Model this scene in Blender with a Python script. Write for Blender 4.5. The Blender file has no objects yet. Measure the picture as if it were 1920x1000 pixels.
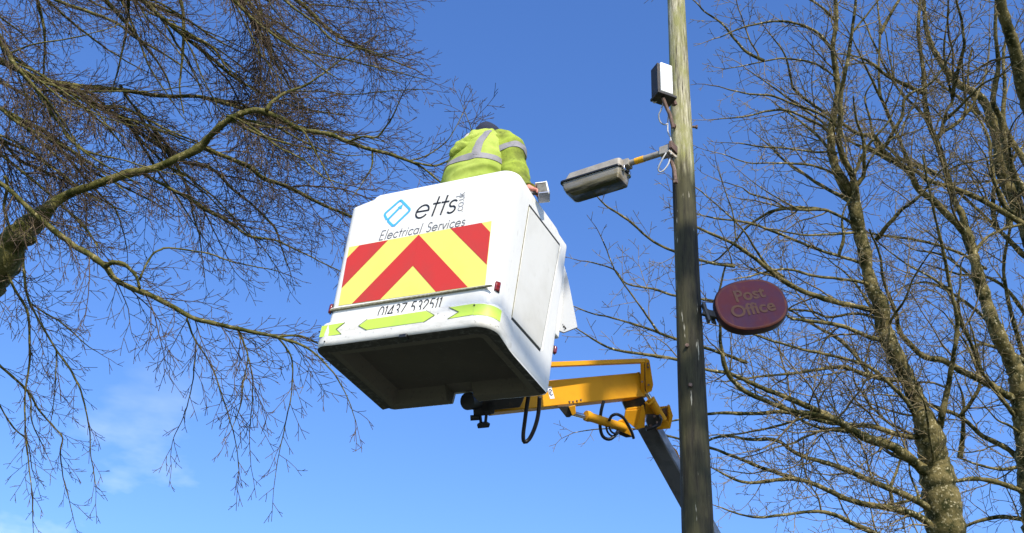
import bpy, bmesh, math, random
from mathutils import Vector, Matrix, noise as mnoise

# ------------------------------------------------------------------ camera, sky, sun, exposure
SC = bpy.context.scene
COL = SC.collection
F = 2200.0                                   # focal length in photograph pixels (1920 wide)
CAM = Vector((0, 0, 1.6))
_u = Vector((.047, .544, .838)).normalized()
_y = (Vector((0, 1, 0)) - _u.y * _u).normalized()
_x = _y.cross(_u)
M = Matrix((_x, _y, _u))                     # camera axes (right, forward, up) -> world
cam = bpy.data.cameras.new('camera'); co = bpy.data.objects.new('camera', cam); COL.objects.link(co)
cam.sensor_width = 36; cam.lens = 36 * F / 1920; cam.clip_start = .05; cam.clip_end = 3000
co.matrix_world = Matrix.Translation(CAM) @ Matrix((M.col[0], M.col[2], -M.col[1])).transposed().to_4x4()
SC.camera = co

SUN_EL, SUN_AZ = math.radians(38), math.radians(17)     # azimuth: to the right of straight behind the camera
sdir = Vector((math.sin(SUN_AZ) * math.cos(SUN_EL), -math.cos(SUN_AZ) * math.cos(SUN_EL), math.sin(SUN_EL)))
sl = bpy.data.lights.new('sun', 'SUN'); sl.energy = 3.3; sl.angle = math.radians(.53); sl.color = (1, .93, .81)
so = bpy.data.objects.new('sun', sl); COL.objects.link(so)
so.rotation_euler = (-sdir).to_track_quat('-Z', 'Y').to_euler()
W = bpy.data.worlds.new('World'); SC.world = W; W.use_nodes = True
nt = W.node_tree; N = nt.nodes; Lk = nt.links
bg = N['Background']
sky = N.new('ShaderNodeTexSky'); sky.sky_type = 'NISHITA'; sky.sun_disc = False
sky.sun_elevation = SUN_EL
sky.sun_rotation = math.atan2(sdir.x, sdir.y)
sky.altitude = 0; sky.air_density = 1.0; sky.dust_density = .6; sky.ozone_density = 3.0
hs = N.new('ShaderNodeHueSaturation'); hs.inputs['Saturation'].default_value = 1.22
hs.inputs['Hue'].default_value = .512
Lk.new(sky.outputs[0], hs.inputs['Color'])
# thin fair-weather cloud low over the horizon all round
geo = N.new('ShaderNodeTexCoord'); sep = N.new('ShaderNodeSeparateXYZ'); Lk.new(geo.outputs['Generated'], sep.inputs[0])
mpc = N.new('ShaderNodeMapping'); mpc.inputs['Scale'].default_value = (2.2, 2.2, 5.5); mpc.inputs['Location'].default_value = (.78, .1, .18)
Lk.new(geo.outputs['Generated'], mpc.inputs[0])
cn = N.new('ShaderNodeTexNoise'); cn.inputs['Scale'].default_value = 1.6; cn.inputs['Detail'].default_value = 6; cn.inputs['Roughness'].default_value = .55
Lk.new(mpc.outputs[0], cn.inputs['Vector'])
cr = N.new('ShaderNodeMapRange'); cr.inputs[1].default_value = .56; cr.inputs[2].default_value = .80; Lk.new(cn.outputs[0], cr.inputs[0])
hr = N.new('ShaderNodeMapRange'); hr.inputs[1].default_value = .46; hr.inputs[2].default_value = .30; Lk.new(sep.outputs[2], hr.inputs[0])
mu = N.new('ShaderNodeMath'); mu.operation = 'MULTIPLY'; Lk.new(cr.outputs[0], mu.inputs[0]); Lk.new(hr.outputs[0], mu.inputs[1])
mx = N.new('ShaderNodeMix'); mx.data_type = 'RGBA'; Lk.new(mu.outputs[0], mx.inputs[0]); Lk.new(hs.outputs[0], mx.inputs[6])
mx.inputs[7].default_value = (5.0, 5.4, 6.0, 1)
Lk.new(mx.outputs[2], bg.inputs['Color']); bg.inputs['Strength'].default_value = .15
SC.view_settings.view_transform = 'Standard'; SC.view_settings.look = 'None'
SC.view_settings.exposure = .85; SC.view_settings.gamma = 1; SC.view_settings.use_curve_mapping = False
SC.cycles.max_bounces = 6; SC.cycles.diffuse_bounces = 3

R = random.Random(11)
def ray(px, py): return M @ Vector(((px - 960) / F, 1, (500 - py) / F))
def P(px, py, d): return CAM + ray(px, py) * d

# ------------------------------------------------------------------ materials
def mat(name, col, rough=.6, metal=0, noise=None, bump=None, spec=.5, coat=0, stain=None, trans=0):
    """noise: list of (scale xyz, colour2, lo, hi); bump: (scale, strength)"""
    m = bpy.data.materials.new(name); m.use_nodes = True
    nt = m.node_tree; n = nt.nodes; l = nt.links; b = n['Principled BSDF']
    b.inputs['Roughness'].default_value = rough; b.inputs['Metallic'].default_value = metal
    b.inputs['Specular IOR Level'].default_value = spec; b.inputs['Coat Weight'].default_value = coat
    b.inputs['Transmission Weight'].default_value = trans
    tc = n.new('ShaderNodeTexCoord')
    c = n.new('ShaderNodeRGB'); c.outputs[0].default_value = (*col, 1); out = c.outputs[0]
    for k, (sc, c2, lo, hi) in enumerate(noise or []):
        mp = n.new('ShaderNodeMapping'); mp.inputs['Scale'].default_value = sc; mp.inputs['Location'].default_value = (k * 3.1, k * 1.7, k * 5.3)
        l.new(tc.outputs['Object'], mp.inputs[0])
        t = n.new('ShaderNodeTexNoise'); t.inputs['Scale'].default_value = 1; t.inputs['Detail'].default_value = 7; t.inputs['Roughness'].default_value = .62
        l.new(mp.outputs[0], t.inputs['Vector'])
        r = n.new('ShaderNodeMapRange'); r.inputs[1].default_value = lo; r.inputs[2].default_value = hi; l.new(t.outputs[0], r.inputs[0])
        x = n.new('ShaderNodeMix'); x.data_type = 'RGBA'; l.new(r.outputs[0], x.inputs[0]); l.new(out, x.inputs[6]); x.inputs[7].default_value = (*c2, 1)
        out = x.outputs[2]
    l.new(out, b.inputs['Base Color'])
    if bump:
        sc, st = bump
        mp = n.new('ShaderNodeMapping'); mp.inputs['Scale'].default_value = sc if isinstance(sc, tuple) else (sc, sc, sc)
        l.new(tc.outputs['Object'], mp.inputs[0])
        t = n.new('ShaderNodeTexNoise'); t.inputs['Scale'].default_value = 1; t.inputs['Detail'].default_value = 5; l.new(mp.outputs[0], t.inputs['Vector'])
        bp = n.new('ShaderNodeBump'); bp.inputs['Strength'].default_value = st; bp.inputs['Distance'].default_value = .01
        l.new(t.outputs[0], bp.inputs['Height']); l.new(bp.outputs[0], b.inputs['Normal'])
    return m

MT = {
 'white': mat('white_gelcoat', (.765, .75, .70), .38, coat=.08, noise=[((3, 3, 1.2), (.66, .64, .57), .50, .8), ((26, 26, 9), (.52, .49, .40), .60, .80)], bump=(3, .05)),
 'bumper': mat('scuffed_white_gelcoat', (.74, .72, .66), .45, noise=[((5, 5, 14), (.50, .47, .40), .50, .74), ((40, 40, 60), (.22, .20, .16), .60, .76)], bump=(30, .12)),
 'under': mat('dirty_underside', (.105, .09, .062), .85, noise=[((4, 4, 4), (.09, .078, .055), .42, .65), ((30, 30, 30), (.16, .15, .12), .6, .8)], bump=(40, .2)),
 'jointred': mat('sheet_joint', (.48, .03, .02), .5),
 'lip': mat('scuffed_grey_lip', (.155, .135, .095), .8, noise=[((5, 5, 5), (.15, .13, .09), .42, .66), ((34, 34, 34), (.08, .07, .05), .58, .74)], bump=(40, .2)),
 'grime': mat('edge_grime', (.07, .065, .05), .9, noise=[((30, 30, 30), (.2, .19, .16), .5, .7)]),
 'gap': mat('dark_seam', (.02, .02, .018), .8),
 'seal': mat('mossy_seal', (.16, .15, .09), .85, noise=[((60, 60, 60), (.30, .29, .2), .45, .6)]),
 'red': mat('red_reflective_sheet', (.54, .030, .018), .5, noise=[((4, 4, 4), (.45, .04, .025), .45, .7)]),
 'yellow': mat('yellow_reflective_sheet', (.74, .67, .14), .45, noise=[((5, 5, 5), (.66, .60, .12), .5, .75)]),
 'green': mat('fluorescent_green_tape', (.50, .68, .08), .5, noise=[((8, 8, 8), (.42, .64, .08), .5, .75)]),
 'greenline': mat('arrow_outline', (.12, .16, .02), .6),
 'black': mat('black_lettering', (.018, .018, .02), .5),
 'grey': mat('grey_lettering', (.13, .13, .14), .5),
 'palegrey': mat('pale_grey_lettering', (.30, .30, .31), .5),
 'blue': mat('sky_blue_logo', (.07, .42, .86), .45),
 'redlens': mat('red_lens', (.22, .012, .012), .15, noise=[((30, 30, 90), (.10, .008, .008), .4, .6)], coat=.5),
 'boom': mat('yellow_paint', (.64, .29, .012), .5, spec=.12, noise=[((6, 6, 6), (.56, .24, .012), .5, .75), ((22, 22, 22), (.28, .14, .03), .68, .82)], bump=(14, .06)),
 'dkmetal': mat('dark_oily_metal', (.035, .032, .028), .5, metal=.3, noise=[((20, 20, 20), (.10, .07, .04), .55, .75)], bump=(30, .2)),
 'blackpaint': mat('black_paint', (.012, .012, .012), .45),
 'hose': mat('black_rubber_hose', (.010, .010, .012), .4, bump=((60, 60, 60), .15)),
 'chrome': mat('chromed_rod', (.55, .55, .55), .2, metal=1),
 'armgrey': mat('weathered_grey_steel', (.10, .10, .10), .55, metal=.2, noise=[((9, 9, 9), (.055, .055, .055), .45, .65), ((30, 30, 30), (.22, .21, .19), .66, .8)]),
 'armlight': mat('pale_grey_steel', (.26, .26, .26), .5, metal=.2, noise=[((12, 12, 12), (.14, .14, .14), .45, .65)]),
 'sticker': mat('white_sticker', (.7, .7, .7), .5),
 'navyprint': mat('blue_print', (.02, .04, .16), .5),
 'galv': mat('old_galvanised_steel', (.34, .31, .26), .6, metal=.25, noise=[((14, 14, 14), (.22, .17, .12), .5, .68), ((50, 50, 50), (.14, .08, .05), .62, .76)], bump=(40, .2)),
 'rust': mat('rusty_brown_steel', (.12, .07, .05), .75, noise=[((25, 25, 25), (.22, .16, .12), .5, .7)], bump=(40, .3)),
 'canopy': mat('dull_aluminium', (.36, .33, .28), .6, metal=.1, noise=[((10, 10, 10), (.27, .24, .20), .45, .65), ((50, 50, 50), (.16, .14, .10), .62, .78)], bump=(40, .12)),
 'reflector': mat('dirty_reflector', (.42, .40, .34), .4, metal=.3, noise=[((10, 10, 10), (.2, .16, .09), .5, .7)]),
 'cable': mat('grey_cable', (.42, .42, .42), .5),
 'boxwhite': mat('white_plastic_box', (.80, .79, .74), .5),
 'sleeve_y': mat('yellow_tape', (.80, .40, .01), .5),
 'beanie': mat('navy_knit', (.018, .022, .045), .95, bump=((160, 160, 60), .5)),
 'skin': mat('skin', (.62, .30, .22), .5),
 'glove': mat('pink_glove', (.75, .27, .20), .7),
 'trouser': mat('navy_trousers', (.02, .025, .04), .9, bump=(30, .3)),
 'boot': mat('boot_leather', (.03, .02, .015), .6),
 'tape': mat('silver_reflective_tape', (.25, .24, .25), .6, spec=.3, noise=[((20, 20, 20), (.18, .175, .185), .45, .7)]),
 'lining': mat('cream_lining', (.52, .48, .42), .9),
 'asphalt': mat('asphalt', (.05, .05, .05), .9, noise=[((2, 2, 2), (.035, .035, .035), .4, .6), ((60, 60, 60), (.08, .08, .08), .55, .7)], bump=(90, .4)),
 'grass': mat('grass', (.04, .075, .018), 1, noise=[((.6, .6, .6), (.06, .08, .025), .4, .6), ((20, 20, 20), (.025, .045, .01), .45, .65)], bump=(30, .6)),
 'kerb': mat('concrete', (.28, .27, .25), .9, noise=[((8, 8, 8), (.2, .19, .17), .4, .65)], bump=(40, .3)),
 'tyre': mat('tyre_rubber', (.015, .015, .015), .8),
 'signface': mat('faded_red_sign', (.20, .022, .026), .6, noise=[((3.2, 6, 3.2), (.13, .028, .065), .44, .60), ((12, 12, 7), (.25, .055, .03), .58, .74)], bump=(20, .05)),
 'signrim': mat('sign_rim', (.30, .07, .025), .5, noise=[((9, 9, 9), (.16, .03, .03), .4, .65)]),
 'signtext': mat('faded_gold_letters', (.22, .082, .026), .5, noise=[((14, 14, 14), (.20, .07, .04), .45, .65)]),
 'signback': mat('sign_shell', (.035, .010, .010), .5),
}
MT['hivis'] = mat('hi_vis_fabric', (.375, .455, .09), .88, noise=[((5, 5, 5), (.25, .33, .045), .42, .66)], bump=((14, 14, 7), .5), spec=.2)
MT['hivis_dirty'] = mat('soiled_hi_vis_sleeve', (.31, .39, .05), .85, noise=[((6, 6, 6), (.15, .18, .03), .38, .56), ((25, 25, 25), (.08, .09, .02), .58, .75)], bump=((14, 14, 9), .6), spec=.2)

# clear plastic bowl with algae
def bowl_mat():
    m = bpy.data.materials.new('dirty_clear_plastic'); m.use_nodes = True
    n = m.node_tree.nodes; l = m.node_tree.links; b = n['Principled BSDF']; o = n['Material Output']
    b.inputs['Roughness'].default_value = .35
    tc = n.new('ShaderNodeTexCoord'); sp = n.new('ShaderNodeSeparateXYZ'); l.new(tc.outputs['Object'], sp.inputs[0])
    mp = n.new('ShaderNodeMapping'); mp.inputs['Scale'].default_value = (7, 16, 45); l.new(tc.outputs['Object'], mp.inputs[0])
    t = n.new('ShaderNodeTexNoise'); t.inputs['Scale'].default_value = 1; t.inputs['Detail'].default_value = 7; l.new(mp.outputs[0], t.inputs['Vector'])
    r = n.new('ShaderNodeMapRange'); r.inputs[1].default_value = .38; r.inputs[2].default_value = .64; l.new(t.outputs[0], r.inputs[0])
    zr = n.new('ShaderNodeMapRange'); zr.inputs[1].default_value = -.10; zr.inputs[2].default_value = -.150; l.new(sp.outputs[2], zr.inputs[0])
    a = n.new('ShaderNodeMath'); a.operation = 'MULTIPLY_ADD'; l.new(zr.outputs[0], a.inputs[0]); a.inputs[1].default_value = .72; l.new(r.outputs[0], a.inputs[2]); r.inputs[4].default_value = .42; a.use_clamp = True
    cr = n.new('ShaderNodeValToRGB'); l.new(a.outputs[0], cr.inputs[0])
    e = cr.color_ramp.elements; e[0].position = 0; e[0].color = (.50, .48, .45, 1); e[1].position = 1; e[1].color = (.035, .026, .010, 1)
    e2 = e.new(.5); e2.color = (.29, .24, .14, 1)
    l.new(cr.outputs[0], b.inputs['Base Color'])
    tr = n.new('ShaderNodeBsdfTransparent'); tr.inputs[0].default_value = (.9, .9, .86, 1)
    mx = n.new('ShaderNodeMixShader'); mr = n.new('ShaderNodeMapRange'); l.new(a.outputs[0], mr.inputs[0]); mr.inputs[3].default_value = .45; mr.inputs[4].default_value = .95
    l.new(mr.outputs[0], mx.inputs[0]); l.new(tr.outputs[0], mx.inputs[1]); l.new(b.outputs[0], mx.inputs[2]); l.new(mx.outputs[0], o.inputs[0])
    return m
MT['bowl'] = bowl_mat()

# weathered creosoted pole: bleached, green-tinged top, lower down tar-dark with shade painted in, streaks of bare pale wood
def pole_mat():
    m = bpy.data.materials.new('creosoted_shaded_wood'); m.use_nodes = True
    n = m.node_tree.nodes; l = m.node_tree.links; b = n['Principled BSDF']; b.inputs['Roughness'].default_value = .8
    b.inputs['Specular IOR Level'].default_value = .25
    tc = n.new('ShaderNodeTexCoord'); sp = n.new('ShaderNodeSeparateXYZ'); l.new(tc.outputs['Object'], sp.inputs[0])
    def nz(sc, lo, hi, det=7, loc=(0, 0, 0)):
        mp = n.new('ShaderNodeMapping'); mp.inputs['Scale'].default_value = sc; mp.inputs['Location'].default_value = loc; l.new(tc.outputs['Object'], mp.inputs[0])
        t = n.new('ShaderNodeTexNoise'); t.inputs['Scale'].default_value = 1; t.inputs['Detail'].default_value = det; t.inputs['Roughness'].default_value = .65; l.new(mp.outputs[0], t.inputs['Vector'])
        r = n.new('ShaderNodeMapRange'); r.inputs[1].default_value = lo; r.inputs[2].default_value = hi; l.new(t.outputs[0], r.inputs[0]); return r.outputs[0], t.outputs[0]
    def mix(fac, a, bb):
        x = n.new('ShaderNodeMix'); x.data_type = 'RGBA'; l.new(fac, x.inputs[0])
        for i, v in ((6, a), (7, bb)):
            if isinstance(v, tuple): x.inputs[i].default_value = (*v, 1)
            else: l.new(v, x.inputs[i])
        return x.outputs[2]
    fine, fraw = nz((55, 55, 3.2), .38, .62)
    blot, _ = nz((9, 9, 3), .42, .6)
    top = mix(fine, (.10, .085, .045), (.56, .52, .37)); top = mix(blot, top, (.24, .235, .09))
    crk, _ = nz((38, 38, 2.2), .55, .66, loc=(4, 1, 2)); top = mix(crk, top, (.06, .05, .03))
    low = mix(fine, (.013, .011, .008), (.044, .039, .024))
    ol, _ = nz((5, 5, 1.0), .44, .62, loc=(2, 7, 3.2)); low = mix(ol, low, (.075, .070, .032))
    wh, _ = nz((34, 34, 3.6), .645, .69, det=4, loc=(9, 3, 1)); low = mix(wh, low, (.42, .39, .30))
    # edge between the bleached and the tarred, shade-darkened length, ragged
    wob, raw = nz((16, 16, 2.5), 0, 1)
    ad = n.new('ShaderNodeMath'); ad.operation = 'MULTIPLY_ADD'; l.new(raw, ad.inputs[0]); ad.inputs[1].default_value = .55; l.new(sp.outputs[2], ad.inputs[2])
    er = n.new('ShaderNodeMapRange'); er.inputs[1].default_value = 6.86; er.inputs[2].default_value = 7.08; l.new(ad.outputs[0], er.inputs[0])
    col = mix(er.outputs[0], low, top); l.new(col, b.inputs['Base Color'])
    bp = n.new('ShaderNodeBump'); bp.inputs['Strength'].default_value = .7; bp.inputs['Distance'].default_value = .008; l.new(fraw, bp.inputs['Height']); l.new(bp.outputs[0], b.inputs['Normal'])
    return m
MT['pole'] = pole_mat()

def bark(name, c1, c2, c3, s=6):
    return mat(name, c1, .9, noise=[((s, s, s), c2, .42, .60), ((s * 4, s * 4, s * 4), c3, .56, .70)], bump=((45, 45, 30), .8), spec=.2)
MT['beech'] = bark('mossy_beech_bark', (.125, .110, .034), (.045, .048, .007), (.34, .28, .14), 8)
MT['beechtwig'] = bark('beech_twigs', (.095, .068, .044), (.055, .038, .025), (.24, .185, .11), 4)
MT['syc'] = bark('mossy_shaded_bark', (.155, .125, .048), (.026, .028, .006), (.54, .47, .28), 6)  # dark moss patches deepened to stand in for shaded contrast on the limbs
MT['syctwig'] = bark('pale_grey_twigs', (.21, .165, .085), (.085, .064, .034), (.38, .31, .18), 4)

# ------------------------------------------------------------------ mesh helpers
class MB:
    def __init__(s): s.v = []; s.f = []
    def add(s, vs, fs):
        b = len(s.v); s.v += [tuple(v) for v in vs]; s.f += [tuple(i + b for i in f) for f in fs]; return s
    def box(s, lo, hi, T=None):
        vs = [Vector((x, y, z)) for z in (lo[2], hi[2]) for y in (lo[1], hi[1]) for x in (lo[0], hi[0])]
        if T: vs = [T @ v for v in vs]
        return s.add(vs, [(0, 2, 3, 1), (4, 5, 7, 6), (0, 1, 5, 4), (2, 6, 7, 3), (0, 4, 6, 2), (1, 3, 7, 5)])
    def beam(s, a, b, w, h, up=Vector((0, 0, 1)), w2=None, h2=None):
        a = Vector(a); b = Vector(b); d = (b - a).normalized(); sd = d.cross(up).normalized(); uu = sd.cross(d)
        vs = []
        for p, ww, hh in ((a, w, h), (b, w2 or w, h2 or h)):
            vs += [p + sd * sx * ww / 2 + uu * sz * hh / 2 for sx, sz in ((-1, -1), (1, -1), (1, 1), (-1, 1))]
        return s.add(vs, [(3, 2, 1, 0), (4, 5, 6, 7), (0, 1, 5, 4), (1, 2, 6, 5), (2, 3, 7, 6), (3, 0, 4, 7)])
    def tube(s, pts, rad, n=8, cap=True, flat=None):
        pts = [Vector(p) for p in pts]
        if not hasattr(rad, '__len__'): rad = [rad] * len(pts)
        t0 = (pts[1] - pts[0]).normalized(); ref = t0.orthogonal().normalized(); vs = []
        for i, p in enumerate(pts):
            t = (pts[min(i + 1, len(pts) - 1)] - pts[max(i - 1, 0)])
            t = t.normalized() if t.length > 1e-9 else t0
            ref = (ref - t * ref.dot(t))
            ref = ref.normalized() if ref.length > 1e-6 else t.orthogonal().normalized()
            bn = t.cross(ref)
            for k in range(n):
                a = 2 * math.pi * k / n
                vs.append(p + (ref * math.cos(a) + bn * math.sin(a)) * rad[i])
        m = len(pts)
        fs = [(i * n + k, i * n + (k + 1) % n, (i + 1) * n + (k + 1) % n, (i + 1) * n + k) for i in range(m - 1) for k in range(n)]
        if cap: fs += [tuple(reversed(range(n))), tuple(range((m - 1) * n, m * n))]
        return s.add(vs, fs)
    def grid(s, rows, close=False):
        n = len(rows[0]); vs = [v for r in rows for v in r]
        fs = [(i * n + k, i * n + (k + 1) % n, (i + 1) * n + (k + 1) % n, (i + 1) * n + k) for i in range(len(rows) - 1) for k in range(n if close else n - 1)]
        return s.add(vs, fs)
    def prism(s, poly, off):
        off = Vector(off); n = len(poly); a = [Vector(p) for p in poly]; vs = a + [p + off for p in a]
        return s.add(vs, [tuple(reversed(range(n))), tuple(range(n, 2 * n))] + [(i, (i + 1) % n, (i + 1) % n + n, i + n) for i in range(n)])
    def build(s, name, m, parent=None, smooth=False, bevel=0, angle=None, T=None, seg=2):
        me = bpy.data.meshes.new(name); vs = [T @ Vector(v) for v in s.v] if T else s.v
        me.from_pydata(vs, [], s.f)
        bm = bmesh.new(); bm.from_mesh(me); bmesh.ops.recalc_face_normals(bm, faces=bm.faces) if len(s.f) < 20000 else None
        bm.to_mesh(me); bm.free()
        me.materials.append(MT[m] if isinstance(m, str) else m)
        o = bpy.data.objects.new(name, me); COL.objects.link(o)
        if parent: o.parent = parent
        if bevel:
            md = o.modifiers.new('bevel', 'BEVEL'); md.width = bevel; md.segments = seg; md.limit_method = 'ANGLE'; md.angle_limit = math.radians(35)
            smooth = True; angle = angle or 40
        if smooth:
            me.shade_smooth()
            if angle:
                try: me.set_sharp_from_angle(angle=math.radians(angle))
                except Exception: pass
        return o

def tag(o, label=None, cat=None, group=None, kind=None):
    for k, v in (('label', label), ('category', cat), ('group', group), ('kind', kind)):
        if v: o[k] = v
    return o
def empty(name, loc=(0, 0, 0), rot=None):
    o = bpy.data.objects.new(name, None); COL.objects.link(o); o.empty_display_size = .2
    o.matrix_world = Matrix.Translation(Vector(loc)) @ (rot.to_4x4() if rot else Matrix.Identity(4))
    return o

def catmull(pts, step):
    """pts: list of tuples (any length); dense smooth interpolation"""
    out = []; n = len(pts)
    for i in range(n - 1):
        p0 = pts[max(i - 1, 0)]; p1 = pts[i]; p2 = pts[i + 1]; p3 = pts[min(i + 2, n - 1)]
        L = math.dist(p1[:3], p2[:3]); k = max(1, int(L / step))
        for j in range(k):
            t = j / k; t2 = t * t; t3 = t2 * t
            out.append(tuple(.5 * (2 * b + (c - a) * t + (2 * a - 5 * b + 4 * c - d) * t2 + (-a + 3 * b - 3 * c + d) * t3) for a, b, c, d in zip(p0, p1, p2, p3)))
    out.append(tuple(pts[-1])); return out

# ------------------------------------------------------------------ the ground (below the picture)
g = MB().box((-1500, -1500, -.2), (1500, 1500, 0)).build('ground', 'grass'); tag(g, kind='structure')
g = MB().box((-60, -.9, .0), (60, 5.4, .008)).build('road', 'asphalt'); tag(g, kind='structure')
g = MB().box((-60, 5.4, 0), (60, 9.2, .12)).build('pavement', 'asphalt'); tag(g, kind='structure')
k = MB()
for i in range(60): k.box((-30 + i, 5.26, 0), (-30 + i + .985, 5.395, .125))
g = k.build('kerb', 'kerb', bevel=.008); tag(g, kind='structure')

# ------------------------------------------------------------------ timber pole
PX, PY = 1.192, 6.677
HX = 7.712
pr = lambda z: .0905 - (z - 4.62) * (.0905 - .0735) / (7.712 - 4.62)
pole = empty('timber_pole', (PX, PY, .12))
tag(pole, 'weathered timber pole, dark below and bleached greenish above, carrying lamp and oval sign', 'pole')
mb = MB(); rows = []
for i in range(150):
    z = i * .066; r0 = pr(z)
    rows.append([Vector((math.cos(a), math.sin(a), 0)) * (r0 + .004 * mnoise.noise(Vector((math.cos(a) * 4, math.sin(a) * 4, z * .8))) + .0022 * mnoise.noise(Vector((math.cos(a) * 16, math.sin(a) * 16, z * 1.6)))) + Vector((0, 0, z)) for a in [2 * math.pi * k / 40 for k in range(40)]])
mb.grid(rows, close=True); mb.add(rows[-1], [tuple(range(40))])
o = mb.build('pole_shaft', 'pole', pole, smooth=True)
pole_sh = o
# object coordinates of the shaft are heights above the pole foot
def onpole(px, py, push=0, yoff=None):
    """world point where the line of sight meets the vertical plane through the pole axis, moved towards the camera"""
    yy = PY if yoff is None else PY + yoff
    r = ray(px, py); t = (yy - CAM.y) / r.y; return CAM + r * t
bl = lambda p: Vector(p) - Vector((PX, PY, .12))
def pbolt(px, py, out, rad=.012, ln=.03, name='bolt', yoff=0):
    p = bl(onpole(px, py, yoff=yoff)); d = Vector(out).normalized()
    mb = MB().tube([p - d * .02, p + d * ln], rad, 8); mb.tube([p + d * ln, p + d * (ln + .012)], rad * 1.7, 6)
    return mb.build(name, 'rust', pole, smooth=True, angle=40)
pbolt(1297, 238, (1, 0, 0), .010, .03)
pbolt(1266, 240, (-.5, -1, 0), .010, .02, yoff=-.05); pbolt(1268, 288, (-.5, -1, 0), .010, .02, yoff=-.06)
pbolt(1288, 650, (-.1, -1, 0), .008, .01, yoff=-.08)
pbolt(1293, 724, (.1, -1, 0), .008, .01, yoff=-.08)
# ------------------------------------------------------------------ street lamp on the pole
tl = math.radians(3); ps = math.radians(36)
ax = Vector((-math.cos(ps) * math.cos(tl), math.sin(ps) * math.cos(tl), math.sin(tl)))   # from the pole outwards
J = P(1252, 284, 8.35)
sidev = Vector((0, 0, 1)).cross(ax).normalized(); upv = ax.cross(sidev)
if sidev.y > 0: pass
lampM = Matrix((ax, sidev, upv)).transposed()
lamp = empty('street_lamp', J, lampM)
tag(lamp, 'old grey street lamp with dirty clear bowl, reaching left from the timber pole', 'street lamp')
LI = (Matrix.Translation(J) @ lampM.to_4x4()).inverted()
lw = lambda px, py, d: LI @ P(px, py, d)
# arm tube, socket and yellow band
MB().tube([(-.02, 0, 0), (.14, 0, 0), (.40, 0, .0)], .0225, 14).build('arm_tube', 'galv', lamp, smooth=True, angle=40)
MB().tube([(.19, 0, 0), (.262, 0, 0)], .0245, 14).build('tape_band', 'sleeve_y', lamp, smooth=True, angle=40)
MB().box((-.035, -.034, -.036), (.055, .034, .036)).build('bracket_socket', 'galv', lamp, bevel=.006)
MB().box((-.055, -.045, -.012), (-.03, .045, .05)).build('bracket_plate', 'rust', lamp, bevel=.003)
# brace from bracket to pole and the dark fixing behind it
mb = MB().tube([lw(1250, 287, 8.33), lw(1258, 300, 8.31), lw(1264, 318, 8.27), lw(1267, 338, 8.2)], [.014, .015, .015, .013], 8)
mb.box((-.012, -.012, -.012), (.012, .012, .012), Matrix.Translation(lw(1267, 341, 8.18)))
mb.build('brace', 'rust', lamp, smooth=True, angle=40)
MB().beam(lw(1249, 272, 8.4), lw(1262, 296, 8.42), .05, .045).build('fixing_strap', 'dkmetal', lamp, bevel=.004)
MB().beam(lw(1253, 283, 8.3), lw(1268, 296, 8.29), .02, .02).build('clamp_arm', 'galv', lamp, bevel=.004)
def cable(pts, r, parent, inv=None, name='cable', m='cable', step=.01):
    q = catmull([tuple(p) for p in pts], step)
    return MB().tube(q, r, 7).build(name, m, parent, smooth=True)
cable([lw(1249, 287, 8.28), lw(1243, 297, 8.26), lw(1236, 311, 8.25), lw(1234, 319, 8.25), lw(1238, 323, 8.25), lw(1245, 319, 8.25), lw(1253, 308, 8.27), lw(1256, 297, 8.3)], .0058, lamp)
cable([lw(1252, 232, 8.55), lw(1252, 245, 8.5), lw(1254, 252, 8.47), lw(1257, 258, 8.44), lw(1259, 272, 8.36), lw(1258, 290, 8.28)], .0055, lamp)
# head: canopy above, clear bowl below; x from .33 (pole end) to .80 (tip)
def rrect(x0, x1, w0, w1, z, r, n=5):
    """rounded rectangle outline in xy, width w0 at x0 and w1 at x1"""
    pts = []
    for cx, cy, a0 in ((x1 - r, w1 / 2 - r, 0), (x0 + r, w0 / 2 - r, 90), (x0 + r, -w0 / 2 + r, 180), (x1 - r, -w1 / 2 + r, 270)):
        for k in range(n + 1):
            a = math.radians(a0 + 90 * k / n); pts.append(Vector((cx + r * math.cos(a), cy + r * math.sin(a), z)))
    return pts
hx0, hx1 = .335, .845
rows = [rrect(hx0, hx1, .175, .185, -.052, .025), rrect(hx0, hx1, .175, .185, -.040, .025), rrect(hx0 + .01, hx1 - .02, .165, .165, -.036, .025),
        rrect(hx0 + .015, hx1 - .045, .15, .145, .022, .03), rrect(hx0 + .035, hx1 - .085, .11, .10, .040, .03)]
mb = MB().grid(rows, close=True); mb.add(rows[-1], [tuple(range(len(rows[-1])))])
mb.box((hx0 - .03, -.035, -.03), (hx0 + .03, .035, .024))
mb.build('canopy', 'canopy', lamp, smooth=True, angle=32)
mb = MB().grid([rrect(hx0 + .003, hx1 + .006, .188, .198, z, .028) for z in (-.047, -.060)] , close=True)
mb.grid([rrect(hx0 + .003, hx1 + .006, .188, .198, -.060, .028), rrect(hx0 + .02, hx1 - .02, .15, .16, -.061, .02)], close=True)
mb.build('gasket_rim', 'blackpaint', lamp, smooth=True, angle=40)
rows = [rrect(hx0 + .010, hx1 - .003, .170, .178, -.056, .03), rrect(hx0 + .014, hx1 - .014, .160, .165, -.10, .022), rrect(hx0 + .020, hx1 - .04, .150, .150, -.150, .022),
        rrect(hx0 + .036, hx1 - .055, .13, .13, -.160, .03)]
mb = MB().grid(rows, close=True); mb.add(rows[-1], [tuple(reversed(range(len(rows[-1]))))])
mb.build('lens_bowl', 'bowl', lamp, smooth=True, angle=50)
MB().box((hx0 + .03, -.065, -.075), (hx1 - .05, .065, -.058)).build('reflector_tray', 'reflector', lamp, bevel=.004)
MB().tube([(hx0 + .09, 0, -.095), (hx1 - .12, 0, -.095)], .020, 12).build('lamp_tube', 'boxwhite', lamp, smooth=True, angle=50)
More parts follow.
